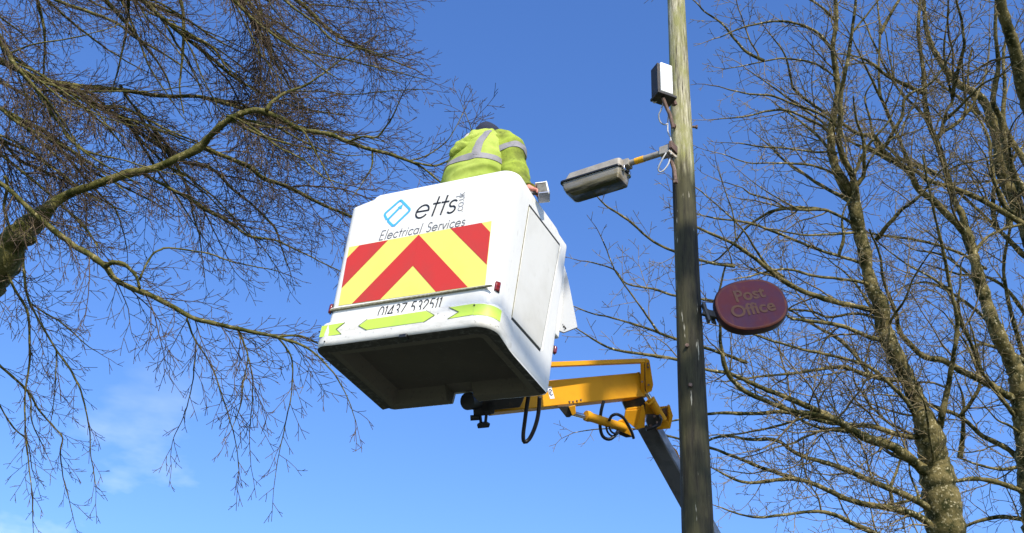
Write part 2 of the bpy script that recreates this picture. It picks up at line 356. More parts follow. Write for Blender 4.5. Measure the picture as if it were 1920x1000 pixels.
for sx in (0, 1):
    MB().box((hx0 - .012, -.05 + sx * .075, -.078), (hx0 + .012, -.025 + sx * .075, -.038)).build('toggle_clip', 'chrome', lamp, bevel=.003)
MB().box((hx1 - .006, -.02, -.075), (hx1 + .014, .02, -.04)).build('toggle_clip', 'canopy', lamp, bevel=.004)
MB().tube([(hx0 + .0, 0, .02), (hx0 + .0, 0, .038)], .006, 8).build('screw', 'galv', lamp)

# ------------------------------------------------------------------ white junction box at the top of the pole
bx = P(1246, 166, 8.55)
jb = empty('junction_box', bx, Matrix.Rotation(math.radians(22), 3, 'Z'))
tag(jb, 'white electrical box strapped to the left side of the timber pole above the lamp', 'electrical box')
JI = jb.matrix_world.inverted(); jw = lambda px, py, d: JI @ P(px, py, d)
MB().box((-.045, -.03, -.06), (.055, .06, .22)).build('cover', 'boxwhite', jb, bevel=.008)
MB().box((-.068, -.02, -.055), (-.047, .075, .21)).build('box_side', 'dkmetal', jb, bevel=.003)
MB().box((-.072, -.03, -.085), (.085, .09, -.063)).build('mounting_plate', 'dkmetal', jb, bevel=.004)
MB().tube([jw(1243, 184, 8.5), jw(1249, 200, 8.48), jw(1256, 215, 8.46), jw(1262, 240, 8.42)], .014, 8).build('brace', 'rust', jb, smooth=True, angle=40)
MB().beam(jw(1258, 182, 8.57), jw(1266, 198, 8.55), .03, .03).build('pole_strap', 'rust', jb, bevel=.003)
cable([jw(1232, 184, 8.55), jw(1226, 182, 8.55), jw(1223, 188, 8.55), jw(1227, 193, 8.55), jw(1233, 188, 8.55)], .006, jb)
cable([jw(1244, 193, 8.5), jw(1239, 207, 8.5), jw(1235, 217, 8.5), jw(1238, 229, 8.5), jw(1246, 234, 8.5), jw(1252, 232, 8.52)], .0058, jb)
cable([jw(1245, 196, 8.49), jw(1250, 205, 8.49), jw(1253, 215, 8.5), jw(1252, 230, 8.52)], .005, jb)

# ------------------------------------------------------------------ oval sign
SD = 7.72
sc_ = P(1408, 572.5, SD)
sx_ = (P(1478, 560, SD + .05) - P(1338, 585, SD - .02)).normalized()
sz_ = Vector((0, 0, 1)); sz_ = (sz_ - sx_ * sz_.dot(sx_)).normalized(); sy_ = sz_.cross(sx_)
if sy_.y < 0: sy_ = -sy_
sm = Matrix((sx_, sy_, sz_)).transposed()
sign = empty('oval_sign', sc_, sm)
tag(sign, 'faded red oval post office sign projecting right from the timber pole', 'sign')
def superell(a, b, y, e=2.35, n=72): return [Vector((a * math.copysign(abs(math.cos(t)) ** (2 / e), math.cos(t)), y, b * math.copysign(abs(math.sin(t)) ** (2 / e), math.sin(t)))) for t in [2 * math.pi * k / n for k in range(n)]]
A_, B_ = .243, .193
rows = [superell(A_ - .006, B_ - .006, -.012), superell(A_, B_, -.004), superell(A_, B_, .050), superell(A_ - .012, B_ - .012, .060)]
mb = MB().grid(rows, close=True); mb.add(rows[-1], [tuple(range(72))]); mb.build('sign_casing', 'signback', sign, smooth=True, angle=40)
rows = [superell(A_ - .0065, B_ - .0065, -.0125), superell(A_ - .014, B_ - .014, -.019), superell(A_ - .022, B_ - .022, -.018)]
MB().grid(rows, close=True).build('rim', 'signrim', sign, smooth=True)
rows = [superell(A_ - .022, B_ - .022, -.0175), superell(A_ * .6, B_ * .6, -.022), superell(A_ * .25, B_ * .25, -.024)]
mb = MB().grid(rows, close=True); mb.add(rows[-1], [tuple(range(72))]); mb.build('face_panel', 'signface', sign, smooth=True)
def text_obj(txt, size, m, parent, T, extrude=.0015, offset=.0, sx=1, shear=0, space=1, name='lettering'):
    c = bpy.data.curves.new('t', 'FONT'); c.body = txt; c.size = size; c.extrude = extrude; c.offset = offset; c.align_x = 'CENTER'; c.shear = shear; c.space_character = space
    t = bpy.data.objects.new('t', c); COL.objects.link(t); dg = bpy.context.evaluated_depsgraph_get()
    me = bpy.data.meshes.new_from_object(t.evaluated_get(dg)); bpy.data.objects.remove(t)
    me.transform(Matrix.Diagonal((sx, 1, 1, 1))); me.transform(T); me.materials.clear(); me.materials.append(MT[m])
    o = bpy.data.objects.new(name, me); COL.objects.link(o); o.parent = parent; return o
rotx = Matrix.Rotation(math.radians(90), 4, 'X')
text_obj('Post', .120, 'signtext', sign, Matrix.Translation((.005, -.0245, .030)) @ rotx, offset=.003, sx=.98)
text_obj('Office', .120, 'signtext', sign, Matrix.Translation((-.005, -.0245, -.080)) @ rotx, offset=.003, sx=1.02)
# bracket to the pole
SI = sign.matrix_world.inverted()
a = SI @ P(1322, 582, 7.74); b = SI @ P(1332, 590, 7.75)
MB().beam(a + Vector((0, 0, .05)), a - Vector((0, 0, .09)), .05, .018, up=Vector((1, 0, 0))).build('pole_plate', 'armgrey', sign, bevel=.003)
MB().beam(a - Vector((.02, 0, .01)), Vector((-A_ + .02, .03, -.02)), .03, .045).build('bracket', 'dkmetal', sign, bevel=.003)
MB().prism([b + Vector((-.005, 0, .05)), b + Vector((.022, 0, .0)), b + Vector((.02, 0, -.075)), b + Vector((-.005, 0, -.055))], (0, .02, 0)).build('bracket_gusset', 'armgrey', sign)

# ------------------------------------------------------------------ the aerial platform
S = .9
BR = Matrix(((.8834, .4607, .0859), (-.4623, .8867, -.0012), (-.0768, -.0386, .9963)))
BO = Vector((-.4908, 6.8979, 3.6032)) * S + CAM
BT = Matrix.Translation(BO) @ BR.to_4x4()
lift = empty('aerial_work_platform', BO, BR)
tag(lift, 'white fibreglass lift bucket with red and yellow chevrons on a yellow jointed boom', 'cherry picker')
BI = BT.inverted()
SS = Matrix.Scale(S, 4)
D2 = .4637
YF, YR, XR = -D2 + .02, D2, .65
XL = lambda z: -.650 + .045 * min(1, max(0, (1.18 - z) / .95))
def outline(z, inset=0, n=7):
    """body outline at height z, counter-clockwise seen from above, front-left corner first"""
    xl, xr, yf, yr = XL(z) + inset, XR - inset, YF + inset, YR - inset
    pts = []
    for cx, cy, r, a0 in ((xl, yf, .055, 180), (xr, yf, .105, 270), (xr, yr, .045, 0), (xl, yr, .06, 90)):
        r = max(.006, r - inset * .75)
        sx = 1 if a0 in (270, 0) else -1; sy = 1 if a0 in (0, 90) else -1
        c = Vector((cx - sx * r, cy - sy * r))
        for k in range(n + 1):
            a = math.radians(a0 + 90 * k / n); pts.append((c.x + r * math.cos(a), c.y + r * math.sin(a)))
        # side subdivisions to the next corner come below
    out = []
    N_ = len(pts)
    for i in range(N_):
        out.append(pts[i])
        if (i + 1) % (n + 1) == 0:
            q = pts[(i + 1) % N_]
            side = (i + 1) // (n + 1)          # 1 front,2 right,3 rear,4 left
            cuts = {1: [.12, .13, .155, .175, .4, .7, .95], 2: [.25, .5, .72, .78, .84, .95], 3: None, 4: [.3, .6, .9]}[side]
            if side == 3:
                xs = [.45, .125, .120, .0, -.080, -.085, -.4]
                cuts = [(pts[i][0] - x) / (pts[i][0] - q[0]) for x in xs]
            for t in cuts: out.append((pts[i][0] + (q[0] - pts[i][0]) * t, pts[i][1] + (q[1] - pts[i][1]) * t))
    return out
def ztop(x, y):
    # lower shoulder at the front left corner and along the left side, step up, high right part, small drop towards the rear
    if x < -.475: z = 1.165 + .10 * (x + .65) * .6
    elif x < -.435: z = 1.178 + (x + .475) / .04 * .055
    else: z = 1.232 + .008 * (x + .44)
    if x > .5:
        if y > .25: z = min(z, 1.225 - .022 * min(1, (y - .25) / .06))
        z = min(z, 1.243 - .018 * min(1, max(0, (y + .35) / .2)))
    return z
zs = [.10, .25, .45, .7, .95, 1.08, 1.14]
base = outline(1.0)
rows = []
def gapz(i, z):
    x, y = base[i]
    return max(z, .086) if (y > .44 and -.0825 < x < .1225) else z
def orow(z, inset=0): return [Vector((x, y, gapz(i, z))) for i, (x, y) in enumerate(outline(z, inset))]
rows += [orow(.085, .175), orow(.080, .150), orow(.012, .108), orow(.0, .095), orow(.0, .022), orow(.007, .008), orow(.022, .0), orow(.06, 0)]
rows += [orow(z) for z in zs]
o1 = outline(1.16); i1 = outline(1.16, .012); i2 = outline(1.16, .04); i3 = outline(1.16, .052)
o1b = outline(1.16, .003)
rows.append([Vector((x, y, ztop(x, y) - .014)) for x, y in o1])
rows.append([Vector((x, y, ztop(*o1[i]) - .004)) for i, (x, y) in enumerate(o1b)])
rows.append([Vector((x, y, ztop(*o1[i]))) for i, (x, y) in enumerate(i1)])
rows.append([Vector((x, y, ztop(*o1[i]))) for i, (x, y) in enumerate(i2)])
rows.append([Vector((x, y, ztop(*o1[i]) - .012)) for i, (x, y) in enumerate(i3)])
rows.append([Vector((x, y, 1.0)) for x, y in outline(1.0, .052)])
rows.append([Vector((x, y, .15)) for x, y in outline(.15, .052)])
NU = 4                                     # first rows belong to the dirty underside
mb = MB().grid(rows[4:], close=True); mb.add(rows[-1], [tuple(range(len(rows[-1])))])
mb.build('bucket_shell', 'white', lift, smooth=True, angle=35, T=SS)
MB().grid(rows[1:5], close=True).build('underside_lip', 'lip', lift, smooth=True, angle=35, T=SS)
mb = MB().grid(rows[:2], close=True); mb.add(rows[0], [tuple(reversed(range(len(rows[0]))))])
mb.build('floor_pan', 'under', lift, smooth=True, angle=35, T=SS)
MB().grid([[v + Vector((0, 0, -.0006)) for v in rows[4]], [v * 1.0 + Vector((0, 0, -.001)) for v in rows[4]]], close=True)
# bumper moulding round the foot of the bucket: front and left side, fading out on the right
ol = outline(.1)
mb = MB(); prof = [(.0, -.03), (.0, .35), (.008, .75), (.03, 1.0), (.10, 1.0), (.158, .97), (.176, .85), (.186, .55), (.190, -.05)]
path = []
nn = len(ol)
for i, (x, y) in enumerate(ol):
    px_, py_ = ol[i - 1]; qx, qy = ol[(i + 1) % nn]; t = Vector((qx - px_, qy - py_, 0)).normalized(); nrm = Vector((t.y, -t.x, 0))
    path.append((x, y, nrm))
idx = [i for i, (x, y, _) in enumerate(path) if not (y > .425 and x > -.62)]
# order: start at the rear of the left side, round the front, to the rear of the right side
start = max((i for i in idx if path[i][0] < -.5), key=lambda i: path[i][1])
order = [(start + k) % nn for k in range(nn) if (start + k) % nn in idx]
dense = []
for a_, b_ in zip(order, order[1:]):
    pa, pb = path[a_], path[b_]; L = math.hypot(pb[0] - pa[0], pb[1] - pa[1]); kk = max(1, int(L / .05))
    for j in range(kk): dense.append((pa[0] + (pb[0] - pa[0]) * j / kk, pa[1] + (pb[1] - pa[1]) * j / kk, pa[2].lerp(pb[2], j / kk).normalized()))
dense.append(path[order[-1]])
def bump_at(x, y):
    a = .036
    if x > .5 and y > -.41: a = .036 * max(0, 1 - (y + .41) / .30) ** 1.0 - .004 * min(1, (y + .41) / .30)
    if x < -.55: a = .040
    return a
rws = [[Vector((x, y, 0)) + nr * (bump_at(x, y) * q if q > 0 else q) + Vector((0, 0, z * (1 - .0 * q))) + Vector((0, 0, .001 if q < 0 else 0)) for (z, q) in prof] for x, y, nr in dense]
mb.grid(rws)
bumper = mb.build('bumper', 'bumper', lift, smooth=True, angle=50, T=SS)
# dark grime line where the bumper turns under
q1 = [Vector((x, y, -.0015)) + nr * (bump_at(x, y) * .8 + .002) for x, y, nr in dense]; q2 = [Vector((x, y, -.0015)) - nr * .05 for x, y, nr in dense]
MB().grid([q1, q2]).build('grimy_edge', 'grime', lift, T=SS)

# decals: thin sheets following the front face (local x, z)
def sheet(poly, m, name, lift_off=.0015, y0=YF, parent=lift, thick=.0012, bv=0):
    return MB().prism([Vector((x, y0 - lift_off, z)) for x, z in poly], (0, -thick, 0)).build(name, m, parent, T=SS)
TL, TR, BRc, BL = (-.571, .808), (.5394, .8199), (.5746, .318), (-.537, .3265)
sheet([TL, TR, BRc, BL], 'yellow', 'chevron_board')
chev = [[(-.485, .8068), (-.254, .8088), (-.546, .466), (-.565, .713)],
        [(-.010, .8105), (-.0035, .558), (-.206, .3258), (-.426, .3262)],
        [(-.0105, .8105), (.450, .3213), (.216, .3232), (-.0015, .556)],
        [(.2343, .8162), (.4658, .8188), (.5447, .7292), (.5606, .4733)]]
for c in chev: sheet(c, 'red', 'chevron_stripe', .0032)
MB().prism([Vector((x, YF - .0044, z)) for x, z in ((-.0085, .805), (-.0065, .805), (-.0015, .560), (-.0035, .560))], (0, -.0004, 0)).build('board_joint', 'jointred', lift, T=SS)
# seal strip below the board and light lenses
mb = MB().prism([Vector((x, YF - .001, z)) for x, z in ((-.585, .300), (.622, .306), (.635, .298), (-.585, .288))], (0, -.016, 0)).build('seal_strip', 'seal', lift, T=SS)
MB().prism([Vector((x, YF - .001, z)) for x, z in ((-.585, .309), (.60, .312), (.60, .3075), (-.585, .302))], (0, -.010, 0)).build('rail_edge', 'white', lift, T=SS)
def lens(x, y, z, ang, sc=1):
    T = Matrix.Translation((x, y, z)) @ Matrix.Rotation(ang, 4, 'Z')
    MB().box((-.020 * sc, -.022, -.037 * sc), (.020 * sc, .0, .037 * sc), T).build('marker_light', 'redlens', lift, bevel=.009, T=SS, seg=3)
    MB().box((-.023 * sc, -.006, -.041 * sc), (.023 * sc, .001, .041 * sc), T).build('light_base', 'blackpaint', lift, bevel=.004, T=SS)
lens(-.592, YF + .010, .312, math.radians(-40), .9); lens(.629, YF + .052, .327, math.radians(45), .95); lens(.643, .452, .345, math.radians(90), .75)
# bumper arrows (follow the bumper front, wrap its right corner)
yb = YF - .0362
def bsheet(poly, m, name, off=.0015, th=.001): return MB().prism([Vector((x, yb - off, z)) for x, z in poly], (0, -th, 0)).build(name, m, lift, T=SS)
bsheet([(-.298, .117), (-.241, .1555), (.193, .160), (.262, .118), (.193, .080), (-.228, .0775)], 'green', 'arrow_decal')
bsheet([(-.600, .155), (-.416, .159), (-.475, .115), (-.427, .072), (-.600, .069)], 'green', 'arrow_decal')
bsheet([(.366, .161), (.545, .164), (.545, .083), (.374, .078), (.440, .117)], 'green', 'arrow_decal')
def ribbon(pts, w, m, name, y, th=.0008, closed=False, parent=lift, T=SS):
    """flat stroke of width w along pts (x,z)"""
    mb = MB(); stroke(mb, pts, w, y, th); return mb.build(name, m, parent, T=T)
def stroke(mb, pts, w, y, th):
    pts = [Vector((p[0], 0, p[1])) for p in pts]
    for i in range(len(pts) - 1):
        a, b = pts[i], pts[i + 1]
        if (b - a).length < 1e-7: continue
        d = (b - a).normalized(); nrm = Vector((-d.z, 0, d.x)) * w / 2; e = d * w * .25
        yy = y - (i % 2) * .00004
        mb.prism([a - nrm - e + Vector((0, yy, 0)), b - nrm + e + Vector((0, yy, 0)), b + nrm + e + Vector((0, yy, 0)), a + nrm - e + Vector((0, yy, 0))], (0, -th, 0))
for pts in ([(-.245, .158), (-.301, .117), (-.231, .0755)], [(.197, .1625), (.266, .118), (.196, .0775)], [(-.418, .160), (-.477, .115), (-.426, .0705)], [(.362, .163), (.442, .117), (.370, .0765)]):
    ribbon(pts, .0042, 'greenline', 'arrow_outline', yb - .0028)
# wrapped tape round both front corners of the bumper
def wrap(filter_, z0, z1):
    q = [(Vector((x, y, 0)) + nr * (bump_at(x, y) + .0022)) for x, y, nr in dense if filter_(x, y)]
    return MB().grid([[p + Vector((0, 0, z)) for p in q] for z in (z0, (z0 * 2 + z1) / 3, (z0 + 2 * z1) / 3, z1)]).build('corner_tape', 'green', lift, smooth=True, T=SS)
wrap(lambda x, y: (x > .53 and y < -.355), .080, .160); wrap(lambda x, y: (x < -.585 and y < -.38), .070, .155)
for x, z, y in ((.545, .150, YF - .0385), (-.545, .03, YF - .038), (-.625, .125, YF - .02)):
    MB().tube([(x, y, z), (x, y - .004, z)], .0055, 8).build('rivet', 'dkmetal', lift, T=SS)
MB().box((.03, YF - .040, -.016), (.085, YF - .0, .010)).build('drain_latch', 'blackpaint', lift, bevel=.003, T=SS)
# side door panel on the right wall
YC = XR
def sidepoly(poly, m, name, x=XR, th=.004): return MB().prism([Vector((x, y, z)) for y, z in poly], (th, 0, 0)).build(name, m, lift, T=SS)
MT['door'] = mat('cream_grp_door', (.72, .70, .635), .4, noise=[((3, 2, 2), (.60, .575, .50), .45, .7), ((26, 26, 8), (.46, .43, .35), .62, .82)])
door = MB().prism([Vector((XR + .0005, y, z)) for y, z in ((-.186, 1.098), (.312, 1.113), (.243, .235), (-.186, .226))], (.0045, 0, 0)).build('side_door', 'door', lift, bevel=.0015, T=SS)
for poly in ([(-.190, 1.119), (.320, 1.134), (.3195, 1.117), (-.190, 1.102)], [(-.190, .224), (.247, .233), (.2465, .217), (-.190, .208)]):
    sidepoly(poly, 'gap', 'door_gap', XR + .0004, .0012)
for poly in ([(-.194, 1.10), (-.187, 1.10), (-.187, .23), (-.194, .23)], [(.3125, 1.112), (.3195, 1.112), (.2500, .236), (.2435, .236)]):
    sidepoly(poly, 'seal', 'door_hinge', XR + .0004, .0022)
sidepoly([(.333, 1.118), (.3355, 1.118), (.276, .235), (.2735, .235)], 'bumper', 'door_frame_edge', XR + .0004, .003)
# plate hanging at the rear right
T0 = SS
MT['cover'] = mat('shaded_grey_cover', (.46, .47, .48), .5)  # grey holds the shade on this plate, which turns from the sun
pl = [Vector((.600, .520, 1.10)), Vector((.640, .535, .98)), Vector((.741, .575, .585)), Vector((.640, .575, .555)), Vector((.600, .535, .56))]
MB().prism(pl, (-.008, .012, 0)).build('rear_cover_plate', 'cover', lift, bevel=.002, T=SS)
MB().box((.56, .46, .5), (.615, .565, 1.05)).build('control_box', 'white', lift, bevel=.01, T=SS)
for q in range(3): MB().tube([(.652 - .012 * q, .572, .585 + .014 * q), (.652 - .012 * q, .560, .585 + .014 * q)], .006, 6).build('bolt', 'dkmetal', lift, T=SS)

# ---- lettering drawn as single strokes
def arc(cx, cy, rx, ry, a0, a1, n=14): return [(cx + rx * math.cos(math.radians(a0 + (a1 - a0) * k / n)), cy + ry * math.sin(math.radians(a0 + (a1 - a0) * k / n))) for k in range(n + 1)]
G = {  # glyph: (advance, strokes); x-height .55, ascender 1
 'e': (.56, [[(.03, .29), (.50, .29)] + arc(.265, .275, .235, .275, 5, 325, 22)]),
 't': (.30, [[(.15, .82), (.15, 0)], [(.02, .54), (.29, .54)]]),
 's': (.38, [arc(.18, .41, .13, .135, 40, 250, 14) + arc(.18, .145, .14, .145, 75, -140, 14)]),
 'E': (.50, [[(.42, .93), (.06, .93), (.06, 0), (.42, 0)], [(.06, .49), (.38, .49)]]),
 'l': (.20, [[(.09, 1), (.09, 0)]]), 'i': (.20, [[(.09, .55), (.09, 0)], [(.09, .74), (.09, .79)]]),
 'c': (.48, [arc(.27, .275, .23, .275, 45, 315, 18)]), 'r': (.30, [[(.08, .55), (.08, 0)], arc(.22, .36, .14, .18, 170, 60, 8)]),
 'a': (.56, [arc(.255, .275, .22, .275, 0, 360, 24), [(.475, .55), (.475, 0)]]),
 'S': (.50, [arc(.24, .70, .17, .225, 35, 262, 16) + arc(.23, .235, .20, .24, 78, -145, 16)]),
 'v': (.44, [[(.02, .55), (.22, 0), (.42, .55)]]), ' ': (.36, []),
 'o': (.60, [arc(.30, .275, .25, .275, 0, 360, 24)]), 'u': (.50, [[(.06, .55), (.06, .22)] + arc(.245, .21, .185, .21, 180, 360, 12) + [(.43, .55)]]),
 'k': (.44, [[(.07, 1), (.07, 0)], [(.38, .55), (.07, .24)], [(.17, .33), (.40, 0)]]), '.': (.20, [[(.09, 0), (.09, .05)]]),
 '0': (.58, [arc(.28, .465, .22, .465, 0, 360, 26)]), '1': (.30, [[(.04, .80), (.16, .93), (.16, 0)]]),
 '4': (.58, [[(.40, 0), (.40, .93), (.04, .25), (.52, .25)]]), '3': (.54, [arc(.24, .70, .17, .23, 140, -85, 14) + arc(.24, .235, .20, .24, 88, -145, 16)]),
 '7': (.52, [[(.05, .93), (.46, .93), (.14, 0)]]), '5': (.54, [[(.42, .93), (.14, .93), (.09, .54)] + arc(.23, .29, .20, .29, 125, -140, 16)]),
 '2': (.54, [arc(.24, .70, .19, .23, 170, -30, 12) + [(.05, 0), (.46, 0)]]),
}
def write(txt, x, z, size, w, m, shear=0, sp=0, ang=0, y=YF - .0018, name='lettering', sx=1):
    mb = MB(); cx = 0
    ca, sa = math.cos(ang), math.sin(ang)
    for ch in txt:
        adv, strokes = G[ch]
        for st in strokes:
            pts = []
            for gx, gz in st:
                u = (cx + gx * sx + gz * shear) * size; v = gz * size
                pts.append((x + u * ca - v * sa, z + u * sa + v * ca))
            stroke(mb, pts, w, y, .0008)
        cx += (adv + sp) * sx
    o = mb.build(name, m, lift, T=SS); return cx * size
write('etts', -.085, .9565, .190, .0125, 'black', .16, sp=.03, ang=math.radians(-1.0), sx=1.06)
write('Electrical Services', -.3335, .8245, .080, .0062, 'grey', .14, sp=.070, sx=.95)
write('.co.uk', .3005, .940, .066, .0056, 'palegrey', 0, ang=math.radians(90 + 3), sp=.03)
write('01437 532511', -.205, .183, .088, .0068, 'black', .14, sp=.02, ang=math.radians(1.0), sx=.93)
# logo: rounded open diamond with an arrow
def rpoly(pts, r, closed=False):
    out = [pts[0]]
    for i in range(1, len(pts) - 1):
        p0, p1, p2 = Vector(pts[i - 1]), Vector(pts[i]), Vector(pts[i + 1]); a = p1 + (p0 - p1).normalized() * r; b = p1 + (p2 - p1).normalized() * r
        for k in range(6):
            t = k / 5; q = a * (1 - t) ** 2 + p1 * 2 * t * (1 - t) + b * t * t; out.append((q.x, q.y))
    out.append(pts[-1]); return out
# corner points in px of the photograph mapped to the face: left, top, right, bottom
lg = rpoly([(-.306, .996), (-.338, 1.046), (-.226, 1.148), (-.124, 1.041), (-.236, .922), (-.300, .987), (-.216, 1.082)], .020)
mb = MB(); stroke(mb, lg, .0175, YF - .0018, .0008)
mb.prism([Vector((x, YF - .0019, z)) for x, z in ((-.236, 1.085), (-.196, 1.106), (-.201, 1.062))], (0, -.0008, 0))
mb.build('logo', 'blue', lift, T=SS)

# ---- boom, elbow and hydraulics (world points -> lift local)
W2 = lambda px, py, d: BI @ P(px, py, d + .12)
UPL = BI.to_3x3() @ Vector((0, 0, 1))
A0, A1 = W2(885, 755, 7.24), W2(1200, 724, 8.10)
boomd = (A1 - A0).normalized(); bside = boomd.cross(UPL).normalized(); bup = bside.cross(boomd)
if (BT.to_3x3() @ bside).y > 0: bside_f = -bside
else: bside_f = bside
HB, WB = .178, .075
MB().beam(A0 + boomd * .12, A1, WB, HB, up=UPL).build('upper_boom', 'boom', lift, bevel=.006)
MB().beam(A1 - boomd * .02, A1 + boomd * .004, WB + .004, HB + .004, up=UPL).build('boom_end_band', 'boom', lift, bevel=.003)
# sticker
sp_ = W2(1038.5, 738, 7.55)
c0 = A0 + boomd * ((sp_ - A0).dot(boomd)) + bside_f * (WB / 2)
def onface(u, v, off=.0): return c0 + boomd * u + bup * v + bside_f * off
MB().prism([onface(-.020, -.040, .001), onface(.018, -.040, .001), onface(.018, .045, .001), onface(-.020, .045, .001)], bside_f * .001).build('warning_sticker', 'sticker', lift)
ring = [onface(.013 * math.cos(t) - .001, .020 * math.sin(t) + .004, .003) for t in [math.radians(a) for a in range(20, 330, 15)]]
MB().tube(ring, .0032, 5).build('sticker_symbol', 'navyprint', lift)
MB().tube([onface(-.001, .010, .003), onface(-.001, -.004, .003)], .0035, 5).build('sticker_symbol', 'navyprint', lift)
for q in (-.03, .0, .035, .07):
    c_ = c0 + boomd * (.16 + q) + bup * (-.076 + abs(q) * .1); MB().tube([c_, c_ + bside_f * .007], .007, 7).build('bolt', 'rust', lift)
# levelling rod above the boom
r0, r1 = W2(935, 688, 7.25), W2(1212, 677, 8.10)
MB().beam(r0, r1, .028, .032, up=UPL).build('levelling_rod', 'boom', lift, bevel=.003)
# upright link plates at the elbow
def plate(pts, d, th, name, m='boom', bv=.003):
    q = [W2(x, y, d + (dd[0] if dd else 0)) for x, y, *dd in pts]; return MB().prism(q, (BI.to_3x3() @ (M @ Vector((0, 1, 0)))) * th).build(name, m, lift, bevel=bv)
plate([(1201, 679), (1208, 678), (1209, 742), (1202, 744)], 8.03, .02, 'link_plate')
plate([(1210, 676), (1214, 673), (1218, 676), (1225, 722), (1222, 734), (1213, 738), (1211, 730)], 7.98, .02, 'link_plate')
plate([(1205, 684), (1213, 680), (1214, 736), (1206, 740)], 8.05, .10, 'link_web', 'dkmetal')
for (x, y) in ((1214.5, 682), (1215, 689), (1216, 722), (1204, 716)):
    MB().tube([W2(x, y, 7.99), W2(x, y, 7.955)], .008, 8).build('pin', 'rust', lift)
# knuckle
plate([(1166, 745), (1203, 741), (1210, 752), (1210, 775), (1176, 775), (1168, 757)], 8.02, .12, 'knuckle_cavity', 'dkmetal')
plate([(1176, 766), (1202, 763), (1203, 768), (1173, 770)], 7.97, .10, 'knuckle_lip')
plate([(1173, 770), (1203, 768), (1192, 804), (1170, 786)], 7.955, .03, 'knuckle_plate')
plate([(1203, 763), (1207, 760), (1210, 776), (1209, 802), (1191, 806), (1198, 786)], 7.93, .05, 'knuckle_gusset')
plate([(1211, 757), (1222, 752), (1230, 762), (1246, 788), (1240, 796), (1214, 798), (1210, 776)], 8.0, .07, 'knuckle_plate')
MB().tube([W2(1213, 738, 7.97), W2(1222, 752, 7.96)], .017, 12).build('ram_rod', 'chrome', lift, smooth=True, angle=40)
MB().tube([W2(1219, 748, 7.95), W2(1224, 756, 7.95), W2(1244, 789, 7.95)], [.032, .029, .028], 14).build('ram_barrel', 'boom', lift, smooth=True, angle=40)
MB().tube([W2(1210, 754, 7.93), W2(1216, 759, 7.92), W2(1224, 754, 7.92), W2(1226, 747, 7.93)], .010, 8).build('pipe', 'boom', lift, smooth=True)
plate([(1214, 778), (1234, 778), (1238, 786), (1236, 800), (1216, 802), (1212, 790)], 7.93, .05, 'valve_block', 'dkmetal')
MB().tube([W2(x, y, 7.90) for x, y in ((1235, 778), (1239, 786), (1236, 796), (1224, 802), (1212, 806))], .013, 8).build('hydraulic_hose', 'hose', lift, smooth=True)
for x, y in ((1227, 781), (1220, 798), (1232, 792)):
    MB().tube([W2(x, y, 7.92), W2(x, y, 7.89)], .009, 8).build('fitting', 'rust', lift)
# open bracket box at the far side of the elbow
plate([(1236, 763), (1256, 761), (1262, 780), (1257, 804), (1230, 806), (1246, 790), (1243, 780)], 8.06, .012, 'side_bracket')
plate([(1252, 764), (1256, 760), (1262, 780), (1256, 803), (1252, 800), (1254, 782)], 7.98, .07, 'side_bracket')
plate([(1239, 768), (1252, 764), (1253, 778), (1246, 784)], 8.04, .015, 'bracket_recess', 'rust')
plate([(1230, 800), (1246, 789), (1253, 790), (1257, 804), (1234, 806)], 7.97, .03, 'side_bracket')
# boom ram below
plate([(1046, 763), (1076, 760), (1079, 774), (1068, 783), (1062, 783)], 7.48, .10, 'ram_bracket', 'dkmetal', .004)
plate([(1066, 763), (1079, 760), (1080, 776), (1073, 780)], 7.46, .02, 'ram_bracket')
MB().tube([W2(1072, 775, 7.50), W2(1102, 783, 7.58)], .0165, 12).build('ram_rod', 'chrome', lift, smooth=True, angle=40)
MB().tube([W2(1098, 779.5, 7.57), W2(1103, 781, 7.58), W2(1106, 782, 7.59)], [.034, .037, .034], 16).build('ram_collar', 'boom', lift, smooth=True, angle=40)
MB().tube([W2(1104, 781.5, 7.585), W2(1172, 803, 7.83)], .030, 16).build('ram_barrel', 'boom', lift, smooth=True, angle=40)
plate([(1160, 790), (1172, 786), (1186, 806), (1184, 818), (1166, 810), (1160, 802)], 7.80, .05, 'ram_end_bracket')
plate([(1158, 805), (1184, 812), (1186, 820), (1174, 821), (1160, 815)], 7.86, .06, 'ram_pivot', 'dkmetal')
def hose(pts, r, name='hydraulic_hose'):
    q = catmull([tuple(W2(*p)) for p in pts], .012); return MB().tube(q, r, 10).build(name, 'hose', lift, smooth=True)
hose([(992, 738, 7.34), (988, 760, 7.34), (984, 790, 7.34), (981, 816, 7.34), (983, 829, 7.35), (992, 824, 7.36), (1002, 804, 7.36), (1009, 778, 7.36), (1012, 744, 7.35)], .0135)
hose([(1132, 752, 7.72), (1127, 772, 7.70), (1125, 798, 7.70), (1130, 818, 7.70), (1142, 824, 7.70), (1152, 818, 7.72), (1160, 806, 7.78)], .0115)
hose([(1142, 790, 7.66), (1146, 781, 7.66), (1156, 777, 7.66), (1168, 783, 7.68), (1177, 796, 7.72), (1185, 812, 7.76), (1188, 822, 7.78)], .0105)
hose([(1136, 795, 7.70), (1139, 810, 7.70), (1148, 818, 7.71), (1158, 814, 7.74)], .007)
hose([(1141, 796, 7.70), (1145, 808, 7.70), (1152, 813, 7.71), (1160, 811, 7.74)], .007)
